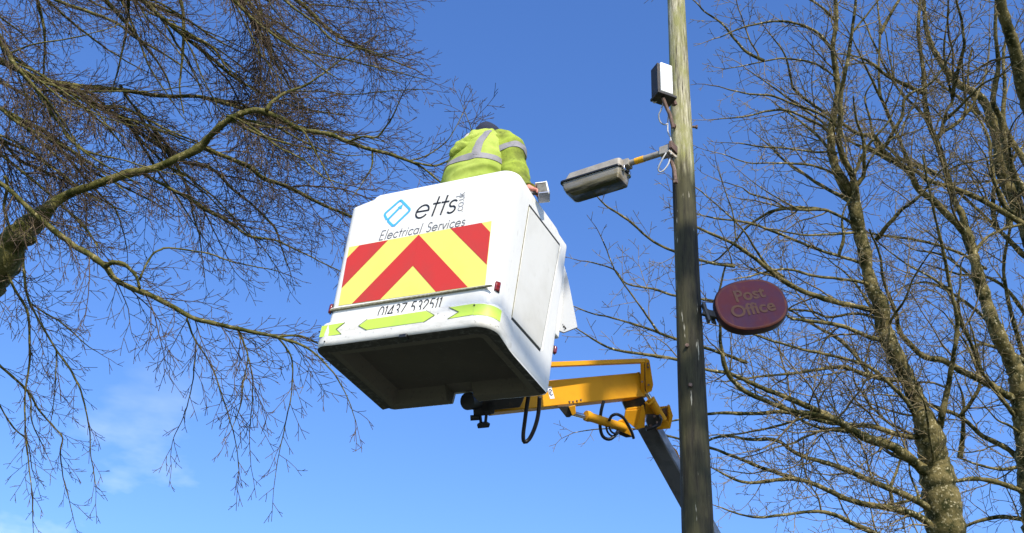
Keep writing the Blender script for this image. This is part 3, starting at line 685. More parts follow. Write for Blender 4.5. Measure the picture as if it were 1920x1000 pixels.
# pivot unit under the bucket
MB().tube([W2(876, 753, 7.15), W2(893, 752, 7.23)], .054, 20).build('rotation_motor', 'blackpaint', lift, smooth=True, angle=40)
plate([(886, 754), (927, 752), (927, 776), (905, 780), (888, 780)], 7.22, .10, 'pivot_block', 'dkmetal', .006)
plate([(900, 748), (985, 742), (975, 764), (900, 772)], 7.22, .14, 'bucket_mount', 'dkmetal', .006)
MB().tube([W2(882, 784, 7.22), W2(898, 783, 7.22)], .018, 12).build('valve_knob', 'blackpaint', lift, smooth=True, angle=40)
MB().tube([W2(900, 776, 7.22), W2(902, 796, 7.22)], .010, 8).build('tow_lever', 'blackpaint', lift, smooth=True, angle=40)
MB().tube([W2(912, 776, 7.22), W2(910, 796, 7.22)], .010, 8).build('tow_lever', 'blackpaint', lift, smooth=True, angle=40)
plate([(894, 797), (900, 793), (912, 792), (919, 796), (917, 802), (896, 804)], 7.2, .05, 'foot_pedal', 'blackpaint', .004)
plate([(906, 772), (916, 771), (924, 776), (912, 780)], 7.2, .05, 'pivot_block', 'blackpaint', .003)
# lower arm, turret and base truck
E0 = P(1216, 800, 8.12); E1 = P(1254, 880, 8.60); ed = (E1 - E0).normalized()
fwdw = M @ Vector((0, 1, 0)); low_end = E0 + ed * 3.4
low_end = Vector((3.23, 8.93, 1.9))
E0l, E1l = BI @ P(1214, 796, 8.27), BI @ low_end
MB().beam(E0l, E1l, .105, .13, up=BI.to_3x3() @ Vector((.75, -.85, .35)).normalized()).build('lower_arm', 'armgrey', lift, bevel=.006)
_d = (E1l - E0l).normalized(); _up = BI.to_3x3() @ Vector((.75, -.85, .35)).normalized(); _s = _d.cross(_up).normalized(); _uu = _s.cross(_d)
MB().beam(E0l + _s * .0 + _uu * .066 + _d * .06, E1l + _uu * .066, .004, .002, up=_up).build('arm_stripe', 'armlight', lift)
MB().beam(E0l + _uu * .0665 + _d * .05, E0l + _uu * .0665 + _d * 2.0, .085, .003, up=_up).build('arm_lit_face', 'armlight', lift)  # pale sheet paints the sunlit right face onto the grey arm
plate([(1256, 848), (1262, 838), (1270, 846), (1276, 862), (1266, 866)], 8.30, .05, 'arm_bracket')
WT = BI
mb = MB().tube([(3.23, 8.93, 1.05), (3.23, 8.93, 1.75)], .28, 20); mb.box((3.0, 8.7, 1.6), (3.5, 9.2, 2.05)); mb.build('turret', 'boom', lift, bevel=.02, T=WT)
MB().box((1.6, 8.2, .78), (6.4, 9.9, 1.05)).build('truck_bed', 'armlight', lift, bevel=.02, T=WT)
mb = MB().prism([Vector(v) for v in ((6.45, 8.15, .55), (8.1, 8.15, .55), (8.1, 8.15, 1.35), (7.6, 8.15, 2.25), (6.45, 8.15, 2.3))], (0, 1.8, 0)); mb.build('truck_cab', 'white', lift, bevel=.06, T=WT)
MB().prism([Vector(v) for v in ((7.66, 8.25, 2.18), (8.12, 8.25, 1.36), (8.12, 9.85, 1.36), (7.66, 9.85, 2.18))], (.012, 0, .006)).build('windscreen', 'blackpaint', lift, T=WT)
for wx in (2.4, 7.2):
    for wy in (8.12, 9.72):
        MB().tube([(wx, wy, .47), (wx, wy + .25, .47)], .34, 28).build('wheel', 'tyre', lift, smooth=True, angle=40, T=WT)

# ------------------------------------------------------------------ worker in the bucket (bucket frame, metres)
man = empty('person', BT @ Vector((.10, -.08, .135)), BR)
tag(man, 'worker in a hi-vis jacket and dark beanie standing in the bucket with his back turned', 'person')
PO = Vector((.10, -.08, .135))
pm = Matrix.Translation(-PO)
# continuous body grown over a skeleton
V = []; Ed = []; Rd = []
def jv(p, r, parent=None):
    V.append(Vector(p)); Rd.append(r)
    if parent is not None: Ed.append((parent, len(V) - 1))
    return len(V) - 1
pel = jv((.10, -.08, .98), (.15, .12)); b1 = jv((.105, -.10, 1.18), (.145, .11), pel); b2 = jv((.12, -.10, 1.38), (.135, .11), b1)
b3 = jv((.14, -.09, 1.53), (.105, .085), b2); nk = jv((.14, -.07, 1.62), (.058, .058), b3); hd = jv((.126, -.04, 1.68), (.064, .075), nk); h2 = jv((.123, -.048, 1.745), (.066, .080), hd); h3 = jv((.122, -.05, 1.785), (.045, .055), h2)
ns = jv((.122, .058, 1.70), (.014, .018), hd)
for sx, hip in ((-1, .09), (1, .09)):
    a = jv((.10 + sx * .09, -.07, .90), (.10, .10), pel); k = jv((.10 + sx * .12, -.03, .56), (.065, .07), a); f = jv((.10 + sx * .13, -.06, .20), (.045, .05), k); t = jv((.10 + sx * .14, .06, .175), (.045, .035), f)
rs = jv((.25, -.058, 1.60), (.065, .065), b3); re = jv((.378, -.056, 1.37), (.05, .05), rs); rw = jv((.52, -.09, 1.19), (.032, .028), re); rp = jv((.556, -.10, 1.172), (.034, .022), rw)
ls = jv((.03, -.05, 1.52), (.06, .06), b3); le = jv((-.03, .05, 1.32), (.045, .045), ls); lw_ = jv((.06, .25, 1.30), (.032, .028), le); lp = jv((.11, .29, 1.305), (.034, .022), lw_)
for hand, d, o in ((rp, Vector((.8, .0, -.45)).normalized(), Vector((.1, .25, .15))), (lp, Vector((.8, .55, .0)).normalized(), Vector((0, .1, .25)))):
    s_ = d.cross(Vector((0, 0, 1))).normalized(); up_ = s_.cross(d)
    for q, ln in ((-1.5, .030), (-.5, .036), (.5, .034), (1.5, .026)):
        p0 = V[hand] + d * .03 + s_ * q * .018
        a = jv(p0, (.0095, .0095), hand); b = jv(p0 + d * ln, (.0088, .0088), a); jv(p0 + d * ln * 1.5 - up_ * ln * .8, (.008, .008), b)
    a = jv(V[hand] - s_ * .035 + d * .005, (.011, .011), hand); jv(V[hand] - s_ * .045 + d * .035 - up_ * .01, (.0095, .0095), a)
me = bpy.data.meshes.new('body'); me.from_pydata([pm @ v for v in V], Ed, []); bo = bpy.data.objects.new('body', me); COL.objects.link(bo)
md = bo.modifiers.new('s', 'SKIN'); md.use_smooth_shade = True
for v, r in zip(me.skin_vertices[0].data, Rd): v.radius = r if isinstance(r, tuple) else (r, r)
me.skin_vertices[0].data[0].use_root = True
md = bo.modifiers.new('sub', 'SUBSURF'); md.levels = 2; md.render_levels = 2
dg = bpy.context.evaluated_depsgraph_get(); nm = bpy.data.meshes.new_from_object(bo.evaluated_get(dg)); bpy.data.objects.remove(bo)
nm.materials.clear(); nm.materials.append(MT['glove']); nm.shade_smooth(); body = bpy.data.objects.new('body', nm); COL.objects.link(body); body.parent = man
# garments as lofts: centre line with elliptical sections, folds from noise
def loftf(keys, side, n=72, m=60, fold=.017, fs=9, seed=0, sq=2.3):
    """keys: list of (centre, half width along side, half depth); returns f(u, v, off)"""
    side = Vector(side).normalized()
    fl = [(*k[0], k[1], k[2]) for k in keys]
    def at(t):
        t = min(max(t, 0), 1) * (len(fl) - 1); i = min(int(t), len(fl) - 2); w = t - i
        p0 = fl[max(i - 1, 0)]; p1 = fl[i]; p2 = fl[i + 1]; p3 = fl[min(i + 2, len(fl) - 1)]
        return [.5 * (2 * b + (c - a) * w + (2 * a - 5 * b + 4 * c - d) * w * w + (-a + 3 * b - 3 * c + d) * w ** 3) for a, b, c, d in zip(p0, p1, p2, p3)]
    def f(u, t, off=0):
        c = at(t); c2 = at(min(t + .02, 1)); c1 = at(max(t - .02, 0))
        d = Vector([c2[i] - c1[i] for i in range(3)]).normalized(); s2 = (side - d * side.dot(d)).normalized(); dp = d.cross(s2)
        ca, sa = math.cos(u), math.sin(u)
        e = (abs(ca) ** sq + abs(sa) ** sq) ** (-1 / sq)
        p = Vector(c[:3]) + s2 * ca * e * c[3] + dp * sa * e * c[4]
        out = (s2 * ca * c[4] + dp * sa * c[3]).normalized()
        nz = mnoise.noise(p * fs * .7 + Vector((seed, 0, 0))) + .25 * mnoise.noise(p * fs * 1.9 + Vector((0, seed, 0)))
        rg = 1 - abs(mnoise.noise(Vector((p.x * 4 + p.z * 3, p.y * 4, p.z * 13 - p.x * 5 + seed)))) * 3
        return p + out * (fold * nz + fold * .45 * rg + off)
    return f
def loft_mesh(f, name, m, parent, n=72, mm=60, t0=0, t1=1, u0=0, u1=2 * math.pi, off=0, cap=False):
    closed = abs(u1 - u0 - 2 * math.pi) < 1e-6
    rows = [[f(u0 + (u1 - u0) * k / (n if closed else n - 1), t0 + (t1 - t0) * j / (mm - 1), off) for k in range(n)] for j in range(mm)]
    mb = MB().grid(rows, close=closed)
    if cap: mb.add(rows[-1], [tuple(range(n))]); mb.add(rows[0], [tuple(reversed(range(n)))])
    return mb.build(name, m, parent, smooth=True, T=pm)
tk = [((.115, -.11, 1.02), .215, .155), ((.12, -.12, 1.18), .205, .160), ((.122, -.125, 1.30), .200, .158), ((.124, -.125, 1.41), .192, .150), ((.132, -.115, 1.51), .172, .135),
      ((.155, -.10, 1.59), .145, .118), ((.170, -.085, 1.65), .108, .090), ((.165, -.075, 1.69), .06, .06)]
ft = loftf(tk, (1, 0, 0), seed=3)
loft_mesh(ft, 'jacket', 'hivis', man, 110, 90, cap=True)
# right sleeve, raised and reaching over the rim
sk = [((.19, -.055, 1.655), .075, .08), ((.243, -.06, 1.645), .100, .095), ((.300, -.062, 1.580), .100, .094), ((.340, -.06, 1.485), .088, .088), ((.372, -.058, 1.39), .086, .084), ((.410, -.064, 1.305), .078, .076), ((.462, -.076, 1.24), .062, .062), ((.515, -.088, 1.195), .048, .048)]
fs_ = loftf(sk, (0, 1, 0), fold=.020, fs=13, seed=8)
slv = loft_mesh(fs_, 'sleeve', 'hivis_dirty', man, 72, 70, cap=True)
sk2 = [((.06, -.06, 1.56), .06, .07), ((.015, -.05, 1.51), .074, .074), ((-.03, .0, 1.42), .070, .072), ((-.04, .05, 1.34), .066, .066), ((-.01, .16, 1.31), .058, .058), ((.06, .25, 1.30), .045, .045)]
fs2 = loftf(sk2, (0, 1, 0), fold=.014, fs=12, seed=5)
loft_mesh(fs2, 'sleeve', 'hivis', man, 56, 56, cap=True)
# reflective tape: strips lying on the cloth
def tstrip(f, pts, w, name, kind='h', off=.004):
    """pts: list of (u, t) centres; width w in t (kind h) or in u (kind v)"""
    rows = []
    for q in (-.5, -.17, .17, .5):
        rows.append([f(u, t + q * w, off) if kind == 'h' else f(u + q * w, t, off) for u, t in pts])
    return MB().grid(rows).build(name, 'tape', man, smooth=True, T=pm)
def lin(a, b, n): return [tuple(x + (y - x) * k / n for x, y in zip(a, b)) for k in range(n + 1)]

# find the side of the torso that faces the camera: u where the surface normal is -y
def uface(f, t, d):
    return max([math.radians(a) for a in range(0, 360, 3)], key=lambda u: f(u, t).dot(Vector(d)))
ub = uface(ft, .4, (0, -1, 0))
def tz(f, u, z, lo=0, hi=1):
    for _ in range(24):
        mid = (lo + hi) / 2
        if f(u, mid).z < z: lo = mid
        else: hi = mid
    return lo
sgn = 1 if ft(ub + .3, .4).x > ft(ub, .4).x else -1
band = [(ub + sgn * a, tz(ft, ub + sgn * a, 1.385 + .02 * a)) for a in [math.radians(d) for d in range(-100, 101, 5)]]
tstrip(ft, band, .060, 'tape_strip')
tstrip(ft, [(ub + sgn * (.55 - .10 * q / 20), tz(ft, ub + sgn * .5, 1.40) + (.93 - tz(ft, ub + sgn * .5, 1.40)) * q / 20) for q in range(21)], .30, 'tape_strip', 'v')
tstrip(ft, [(ub - sgn * (.85 - .12 * q / 20), tz(ft, ub - sgn * .8, 1.40) + (.93 - tz(ft, ub - sgn * .8, 1.40)) * q / 20) for q in range(21)], .28, 'tape_strip', 'v')
tstrip(fs_, lin((0, .36), (2 * math.pi, .36), 48), .075, 'tape_strip')
tstrip(fs2, lin((0, .45), (2 * math.pi, .45), 48), .085, 'tape_strip')
# hood bunched at the back of the neck, hanging to the left
hk = [((.003, -.225, 1.520), .026, .026), ((.022, -.23, 1.533), .044, .040), ((.055, -.225, 1.558), .046, .040), ((.092, -.205, 1.60), .040, .040), ((.127, -.175, 1.65), .035, .038), ((.158, -.13, 1.70), .028, .032), ((.19, -.08, 1.72), .015, .015)]
fh = loftf(hk, (0, 0, 1), fold=.022, fs=20, seed=12)
loft_mesh(fh, 'hood', 'hivis', man, 60, 60, cap=True)
hk = [((.005, -.245, 1.455), .016, .018), ((.026, -.260, 1.467), .028, .030), ((.055, -.265, 1.488), .028, .032), ((.085, -.255, 1.518), .022, .028), ((.11, -.235, 1.55), .010, .012)]
loft_mesh(loftf(hk, (0, 0, 1), fold=.014, fs=22, seed=22), 'hood_fold', 'hivis', man, 40, 40, cap=True)
hk = [((.036, -.17, 1.605), .02, .02), ((.046, -.17, 1.632), .030, .028), ((.066, -.16, 1.665), .032, .030), ((.09, -.14, 1.70), .02, .02)]
loft_mesh(loftf(hk, (0, 0, 1), fold=.006, fs=12, seed=30), 'scarf', 'lining', man, 40, 24, cap=True)
# beanie, ears
mb = MB(); rows = []
hc = Vector((.122, -.055, 1.742))
for j in range(15):
    a = math.radians(-25 + 115 * j / 14)
    rows.append([hc + Vector((math.cos(u) * math.cos(a) * .090, math.sin(u) * math.cos(a) * .104, math.sin(a) * .100 + .004 * math.sin(u * 3))) for u in [2 * math.pi * k / 36 for k in range(36)]])
mb.grid(rows, close=True); mb.build('beanie', 'beanie', man, smooth=True, T=pm)
for sx in (-1, 1):
    MB().tube([hc + Vector((sx * .085, -.005, -.055)), hc + Vector((sx * .10, -.012, -.02)), hc + Vector((sx * .088, .005, .0))], [.012, .016, .01], 10).build('ear', 'skin', man, smooth=True, T=pm)
    # eyes
    MB().tube([hc + Vector((sx * .034 - .01, .098, -.03)), hc + Vector((sx * .034 - .01, .107, -.03))], .012, 10).build('eye', 'boxwhite', man, smooth=True, T=pm)
# trousers and boots
for sx in (-1, 1):
    lk = [((.10 + sx * .075, -.08, 1.06), .13, .14), ((.10 + sx * .10, -.07, .85), .12, .12), ((.10 + sx * .12, -.03, .56), .09, .095), ((.10 + sx * .13, -.055, .24), .075, .08)]
    loft_mesh(loftf(lk, (1, 0, 0), fold=.010, fs=8, seed=40 + sx), 'trouser_leg', 'trouser', man, 40, 40, cap=True)
    MB().tube([(.10 + sx * .13, -.08, .135 + .05), (.10 + sx * .135, .02, .135 + .045), (.10 + sx * .14, .12, .135 + .04)], [.055, .055, .040], 12).build('boot', 'boot', man, smooth=True, T=pm)
# the lamp part he holds over the side
MT['boxgrey'] = mat('oxidised_box', (.10, .10, .085), .6, metal=.3, noise=[((40, 40, 40), (.04, .035, .03), .45, .65)])
gb = empty('metal_fitting', BT @ Vector((.612, -.085, 1.158)), BR @ Matrix.Rotation(math.radians(-18), 3, 'Y') @ Matrix.Rotation(math.radians(25), 3, 'Z'))
tag(gb, 'small open grey metal fitting held in the hand at the bucket rim', 'metal fitting')
mb = MB()
for lo, hi in (((-.030, -.04, -.040), (.030, -.036, .036)), ((-.030, .036, -.040), (.030, .04, .036)), ((-.030, -.036, .031), (.030, .036, .036)), ((-.030, -.036, -.040), (.030, .036, -.035)), ((.018, -.036, -.035), (.024, .036, .031))): mb.box(lo, hi)
mb.build('fitting_body', 'boxgrey', gb)
MB().box((-.012, -.030, -.030), (.012, .030, .024)).build('terminal_block', 'dkmetal', gb, bevel=.004)
MB().box((-.036, -.046, .037), (.036, .046, .044)).build('flange', 'boxwhite', gb, bevel=.002)
MB().box((-.030, -.045, -.052), (.042, .045, -.042)).build('flange', 'chrome', gb, bevel=.002)
for q in (-1, 1):
    MB().tube([(.034, q * .036, -.055), (.034, q * .036, .050)], .006, 8).build('corner_post', 'boxwhite', gb)
MB().box((-.075, -.012, -.01), (-.029, .012, .006)).build('grip_tab', 'armgrey', gb, bevel=.002)

# ------------------------------------------------------------------ bare winter trees
class Tree:
    def __init__(s, name, label, cat, base, d0, seed, barkm, twigm, group=None):
        s.root = empty(name, base); tag(s.root, label, cat, group)
        s.inv = Matrix.Translation(-Vector(base)); s.r = random.Random(seed); s.d0 = d0; s.nodes = []; s.barkm = barkm; s.twigm = twigm
        s.tw = MB(); s.count = 0; s.limbs = []; s.small = MB()
    def limb(s, pts, off=0, name='branch', ground=False, free=False, twig=True, d=None, own=True):
        """pts: (px, py, width in px) traced on the photograph; off: how far the tip leans away from (or towards) the viewer"""
        pts = [list(p) for p in pts]
        if pts[0][2] < pts[-1][2]: pts.reverse()
        q = catmull([tuple(p) for p in pts], 6)
        d0 = s.d0 if d is None else d
        if not free and s.nodes:
            n = min(s.nodes, key=lambda n: (n[0] - q[0][0]) ** 2 + (n[1] - q[0][1]) ** 2)
            if math.dist(n[:2], q[0][:2]) < 34: d0 = n[2]
            else: d0 += s.r.uniform(-.8, .8)
        L = sum(math.dist(a[:2], b[:2]) for a, b in zip(q, q[1:])) or 1; acc = 0; w3 = []; rad = []; ns = s.r.uniform(0, 99)
        for i, p in enumerate(q):
            if i: acc += math.dist(q[i - 1][:2], p[:2])
            t = acc / L; dd = d0 + off * t + .10 * mnoise.noise(Vector((acc * .02, ns, 0)))
            jx = 1.1 * mnoise.noise(Vector((acc * .045, ns, 3))) ; jy = 1.1 * mnoise.noise(Vector((acc * .045, ns, 7)))
            w3.append(P(p[0] + jx, p[1] + jy, dd)); r = max(p[2], 1.2) / 2 * dd / F * ((1.15 if s.barkm == 'syc' else 1.06) + .20 * mnoise.noise(Vector((acc * .07, ns, 9))) + .16 * mnoise.noise(Vector((acc * .23, ns, 5)))); rad.append(r)
            s.nodes.append((p[0], p[1], dd))
        if ground:
            b = w3[0]; w3 = [Vector((b.x + ground[0], b.y + ground[1], 0)), Vector((b.x + ground[0] * .9, b.y + ground[1] * .9, .5)), Vector((b.x + ground[0] * .5, b.y + ground[1] * .5, b.z * .55))] + w3
            rad = [rad[0] * 1.8, rad[0] * 1.35, rad[0] * 1.1] + rad
        k = 10 if max(rad) > .05 else 7 if max(rad) > .02 else 5
        if own:
            MB().tube(w3, rad, k).build(name, s.barkm, s.root, smooth=True, T=s.inv)
        else: s.small.tube(w3, rad, 5)
        if twig: s.limbs.append((w3, rad))
        return w3, rad
    def shoot(s, p, d, length, r, level, cfg):
        """one twig with its side twigs"""
        if r < cfg['rmin']: r = cfg['rmin']
        rr = s.r; n = max(3, int(length / cfg['seg'])); pts = [p.copy()]; dirs = [d.copy()]; st = length / n; x = p.copy(); dd = d.copy()
        for i in range(n):
            w = Vector((rr.gauss(0, 1), rr.gauss(0, 1), rr.gauss(0, 1))) * cfg['wig']
            g = cfg['droop'] if level <= cfg.get('dl', 1) else cfg['lift']
            if level <= cfg.get('dl', 1) and i > n * .7: g = cfg['tip']
            dd = (dd + w + Vector((0, 0, g * st * 3))).normalized(); x = x + dd * st; pts.append(x.copy()); dirs.append(dd.copy())
        rad = [max(cfg['rmin'] * .8, r * (1 - .75 * i / n)) for i in range(n + 1)]
        s.tw.tube(pts, rad, 4 if r > .006 else 3, cap=False); s.count += 1
        if level >= cfg['levels']: return
        gap = cfg['gap'][min(level, len(cfg['gap']) - 1)]; nb = int(length / gap)
        side = rr.choice((-1, 1)); plane = dd.cross(cfg['pn']).normalized() if dd.cross(cfg['pn']).length > .1 else dd.orthogonal()
        for k in range(nb):
            t = (k + .6 + rr.uniform(-.25, .25)) / (nb + .3)
            if t < .08: continue
            f = t * n; i = min(int(f), n - 1); q = pts[i].lerp(pts[i + 1], f - i); b = dirs[i]
            ang = math.radians(rr.uniform(*cfg['ang'])); side = -side
            axis = b.cross(plane * side)
            axis = (axis.normalized() + Vector((rr.gauss(0, .4), rr.gauss(0, .4), rr.gauss(0, .4)))).normalized()
            nd = (Matrix.Rotation(ang, 3, axis) @ b).normalized()
            s.shoot(q, nd, length * rr.uniform(*cfg['ratio']) * (1.15 - t * .6), rad[i] * .62, level + 1, cfg)
    def fill(s, n, seed, x0, x1, y0, y1, ang, w=(4, 9), steps=(4, 8), off=1.2):
        """further middle-sized branches leaving the traced ones"""
        q = random.Random(seed); src = [k for k in s.nodes if x0 < k[0] < x1 and y0 < k[1] < y1]
        for _ in range(n):
            k = q.choice(src); a = math.radians(q.uniform(*ang)); ww = q.uniform(*w); x, y = k[0], k[1]; pts = [(x, y, ww)]; m = q.randint(*steps)
            for j in range(m):
                st = q.uniform(22, 46); a += q.gauss(0, .24); x += st * math.cos(a); y -= st * math.sin(a); pts.append((x, y, max(1.4, ww * (1 - .8 * (j + 1) / m))))
            s.limb(pts, q.uniform(-off, off))
    def sprout(s, cfg, region=None):
        """side branches along every traced limb"""
        rr = s.r
        for w3, rad in s.limbs:
            acc = 0; nxt = rr.uniform(0, cfg['spread']); side = 1
            total = sum((b - a).length for a, b in zip(w3, w3[1:]))
            for i in range(1, len(w3)):
                seg = (w3[i] - w3[i - 1]).length; acc += seg
                while acc > nxt:
                    nxt += cfg['spread'] * rr.uniform(.5, 1.5) * (1 + rad[i] * cfg.get('thin', 8)); side = -side
                    p = w3[i]
                    if p.z < 3.4 or (region and not region(p)): continue
                    b = (w3[i] - w3[i - 1]).normalized()
                    ang = math.radians(rr.uniform(*cfg['ang0'])); pl = b.cross(cfg['pn']).normalized()
                    axis = (b.cross(pl * side).normalized() + Vector((rr.gauss(0, .55), rr.gauss(0, .55), rr.gauss(0, .55)))).normalized()
                    nd = (Matrix.Rotation(ang, 3, axis) @ b + cfg['bias']).normalized()
                    L = rr.uniform(*cfg['len']) * (1 - .45 * acc / total)
                    L *= min(1, max(cfg.get('short', .5), rad[i] / cfg['full'])); big = cfg.get('big', 0) > rr.random() and rad[i] > .012
                    if big: L *= 2.0
                    s.shoot(p, nd, L, min(rad[i] * .6, L * cfg['thick'] * (.75 if big else 1)), -1 if big else 0, cfg)
            # the limb runs out into a twig of its own
            if rad[-1] < .012: s.shoot(w3[-1], (w3[-1] - w3[-2]).normalized(), cfg['len'][0] * .9, rad[-1], 0, cfg)
    def finish(s):
        if s.small.v: tag(s.small.build('small_branches', s.barkm, s.root, smooth=True, T=s.inv), kind='stuff')
        o = s.tw.build('twigs', s.twigm, s.root, smooth=True, T=s.inv); tag(o, kind='stuff')

def inview(m=170):
    def f(p):
        v = M.transposed() @ (p - CAM)
        if v.y < 1: return False
        x = 960 + F * v.x / v.y; y = 500 - F * v.z / v.y
        return -m < x < 1920 + m and -m < y < 1000 + m
    return f

# ---- beech on the left, its trunk standing outside the picture
beech = Tree('beech_tree', 'leafless mossy beech with long drooping limbs spreading behind the bucket from the left', 'tree', (-8.2, 8.6, .1), 10.6, 5, 'beech', 'beechtwig')
bw = P(-330, 900, 10.6)
tr = [Vector((-8.2, 8.6, .05)), Vector((-8.15, 8.6, .6)), Vector((-8.1, 8.6, 2.4)), Vector((-8.0, 8.65, 4.4)), Vector((-7.9, 8.7, 6.4)), Vector((-7.85, 8.7, 8.8)), Vector((-7.7, 8.7, 11.5))]
MB().tube([Vector(p) for p in catmull([tuple(v) for v in tr], .25)], [.60 - .028 * i * .5 if i > 4 else .75 - .04 * i for i in range(len(catmull([tuple(v) for v in tr], .25)))], 16).build('trunk', 'beech', beech.root, smooth=True, T=beech.inv)
B = beech.limb
B([(-330, 760, 130), (-180, 640, 105), (-60, 545, 88), (0, 488, 72), (35, 440, 50), (70, 412, 34), (106, 378, 20), (145, 358, 15), (188, 343, 15), (211, 336, 15), (240, 325, 16), (262, 322, 14), (300, 312, 14), (334, 296, 13), (370, 280, 17), (392, 257, 12), (415, 236, 12), (436, 221, 11), (458, 211, 11), (484, 207, 11), (519, 219, 9), (566, 243, 9), (612, 251, 8.5), (652, 266, 8), (698, 281, 6.5), (730, 289, 6), (765, 302, 5), (791, 314, 4), (825, 341, 3)], -.5, name='limb', d=10.4)
B([(-60, 545, 60), (-10, 520, 52), (14, 500, 44), (22, 480, 30)], .2, twig=False)
B([(40, 440, 26), (52, 452, 22), (66, 450, 10)], -.2, twig=False)
B([(500, 208, 8), (506, 196, 7), (532, 176, 5.5), (566, 163, 4.5), (592, 148, 4), (630, 120, 3), (680, 85, 2)], .5)
B([(375, 276, 9), (383, 279, 8.5), (430, 297, 8), (466, 312, 8), (490, 332, 8), (509, 340, 7.5), (549, 355, 7), (596, 380, 6), (654, 405, 5), (700, 428, 4)], 1.0)
B([(262, 322, 8), (290, 338, 6), (320, 354, 6), (353, 372, 7), (390, 395, 7), (426, 414, 6), (466, 442, 5), (512, 450, 4), (552, 467, 3), (640, 510, 2)], .6)
B([(-40, 318, 7), (0, 343, 8), (22, 360, 9), (43, 381, 9), (73, 408, 10), (108, 438, 11), (140, 462, 11), (173, 481, 11), (200, 503, 11), (216, 524, 10), (248, 541, 10), (283, 554, 10), (328, 578, 9), (365, 598, 8), (412, 609, 8), (470, 622, 7), (521, 633, 6), (576, 653, 4), (620, 693, 3), (649, 740, 2), (667, 790, 1.5)], -1.2, d=10.0, free=True)
B([(521, 632, 5), (561, 630, 4), (600, 646, 3), (640, 668, 2)], .3)
B([(198, 500, 9), (210, 493, 8), (232, 496, 7), (247, 508, 6), (256, 520, 6), (262, 540, 5)], -.3, twig=False)
B([(262, 525, 5), (270, 505, 4), (286, 478, 4), (302, 468, 4), (317, 465, 3.5), (387, 475, 3), (440, 492, 2.5), (520, 508, 2)], .5)
B([(350, 596, 4), (362, 630, 3.5), (379, 657, 3), (401, 697, 3), (423, 762, 2.5), (437, 810, 2), (445, 846, 1.5), (448, 880, 1.2)], -.3)
B([(446, 618, 4), (455, 638, 4), (465, 671, 3), (456, 715, 2.8), (452, 755, 2.5), (436, 803, 1.5)], -.2)
B([(465, 671, 3), (474, 719, 2.5), (470, 784, 2), (467, 817, 1.5), (470, 860, 1.2)], .2)
B([(521, 634, 4), (535, 650, 3.5), (547, 675, 3), (547, 733, 2.5), (532, 810, 2), (523, 852, 1.5), (515, 900, 1.2)], -.2)
B([(368, 640, 2.6), (365, 680, 2.4), (361, 719, 2.2), (345, 780, 1.8), (328, 815, 1.5), (321, 839, 1.2)], .2)
B([(8, 470, 8), (11, 500, 6), (26, 540, 5), (51, 584, 5), (55, 630, 4.5), (55, 682, 4), (47, 740, 3.5), (47, 792, 3), (52, 852, 2.6), (60, 930, 2), (62, 990, 1.4)], -.5)
B([(42, 460, 5), (44, 500, 5.5), (51, 555, 5), (66, 588, 4.5), (84, 620, 4), (106, 657, 4), (138, 704, 4), (157, 751, 3), (168, 810, 2.5), (170, 850, 2), (180, 910, 1.4)], -.3)
B([(106, 657, 3), (104, 719, 2), (98, 777, 1.5)], 0)
B([(-30, 650, 5.5), (0, 686, 5), (51, 733, 4.5), (73, 770, 4), (100, 800, 3.5), (117, 821, 3), (113, 850, 2.6), (120, 900, 2), (135, 960, 1.4)], .4, d=10.5, free=True)
B([(60, 570, 3.5), (73, 580, 3), (120, 609, 3), (160, 646, 2), (182, 660, 1.5)], .3)
B([(-20, 730, 3.5), (0, 762, 3), (26, 803, 3), (51, 828, 2.4), (60, 880, 1.6)], .2, d=10.2, free=True)
B([(51, 733, 3), (58, 755, 3), (60, 792, 2.6), (80, 835, 2)], -.2)
B([(-40, 178, 8), (0, 203, 8), (36, 223, 8), (78, 243, 8), (113, 268, 8), (135, 283, 6), (173, 321, 5), (230, 350, 4), (290, 380, 3)], .8, d=11.0, free=True)
B([(-90, -70, 11), (-30, 30, 9.5), (20, 110, 8), (49, 148, 7.5), (64, 164, 7), (78, 184, 7), (98, 214, 6), (117, 237, 5), (126, 257, 4.5), (180, 300, 3.5), (250, 340, 2.4)], -.6, d=10.2, free=True)
B([(-90, 40, 15), (-30, 95, 13), (30, 128, 12), (73, 148, 11), (128, 159, 10), (175, 164, 9), (225, 168, 8), (299, 180, 7.5), (370, 181, 7), (422, 194, 7), (468, 206, 5.5), (520, 225, 4)], 1.2, d=10.8, free=True)
B([(110, 157, 9), (146, 168, 9), (165, 185, 8), (190, 200, 7), (218, 218, 6), (246, 240, 6), (280, 262, 6), (310, 282, 6), (352, 306, 5), (398, 317, 5), (433, 352, 5), (468, 380, 4), (514, 426, 4), (528, 465, 3), (540, 500, 2)], 1.4)
B([(225, 160, 6), (246, 194, 5), (282, 232, 4), (299, 271, 4), (315, 300, 3)], .5)
B([(-30, 240, 6), (0, 261, 6), (35, 299, 6), (88, 324, 5), (140, 350, 4), (200, 380, 3)], .5, d=11.2, free=True)
B([(-30, 262, 6), (0, 289, 6), (70, 345, 5), (110, 380, 4), (160, 430, 3), (190, 470, 2)], -.5, d=11.4, free=True)
B([(310, 312, 5), (345, 326, 4), (375, 350, 3.5), (405, 373, 3), (458, 430, 3), (493, 465, 2), (530, 520, 1.5)], .8)
B([(112, 378, 5), (121, 391, 4.5), (151, 415, 4), (176, 451, 3), (183, 470, 2)], -.6)
B([(8, 330, 6), (14, 348, 6), (7, 391, 5.5), (21, 430, 5)], .1, twig=False)
B([(200, -60, 9), (300, 30, 7.5), (410, 120, 6), (443, 148, 5.5), (479, 168, 4.5), (519, 188, 4), (570, 205, 3), (640, 215, 2)], .5, d=11, free=True)
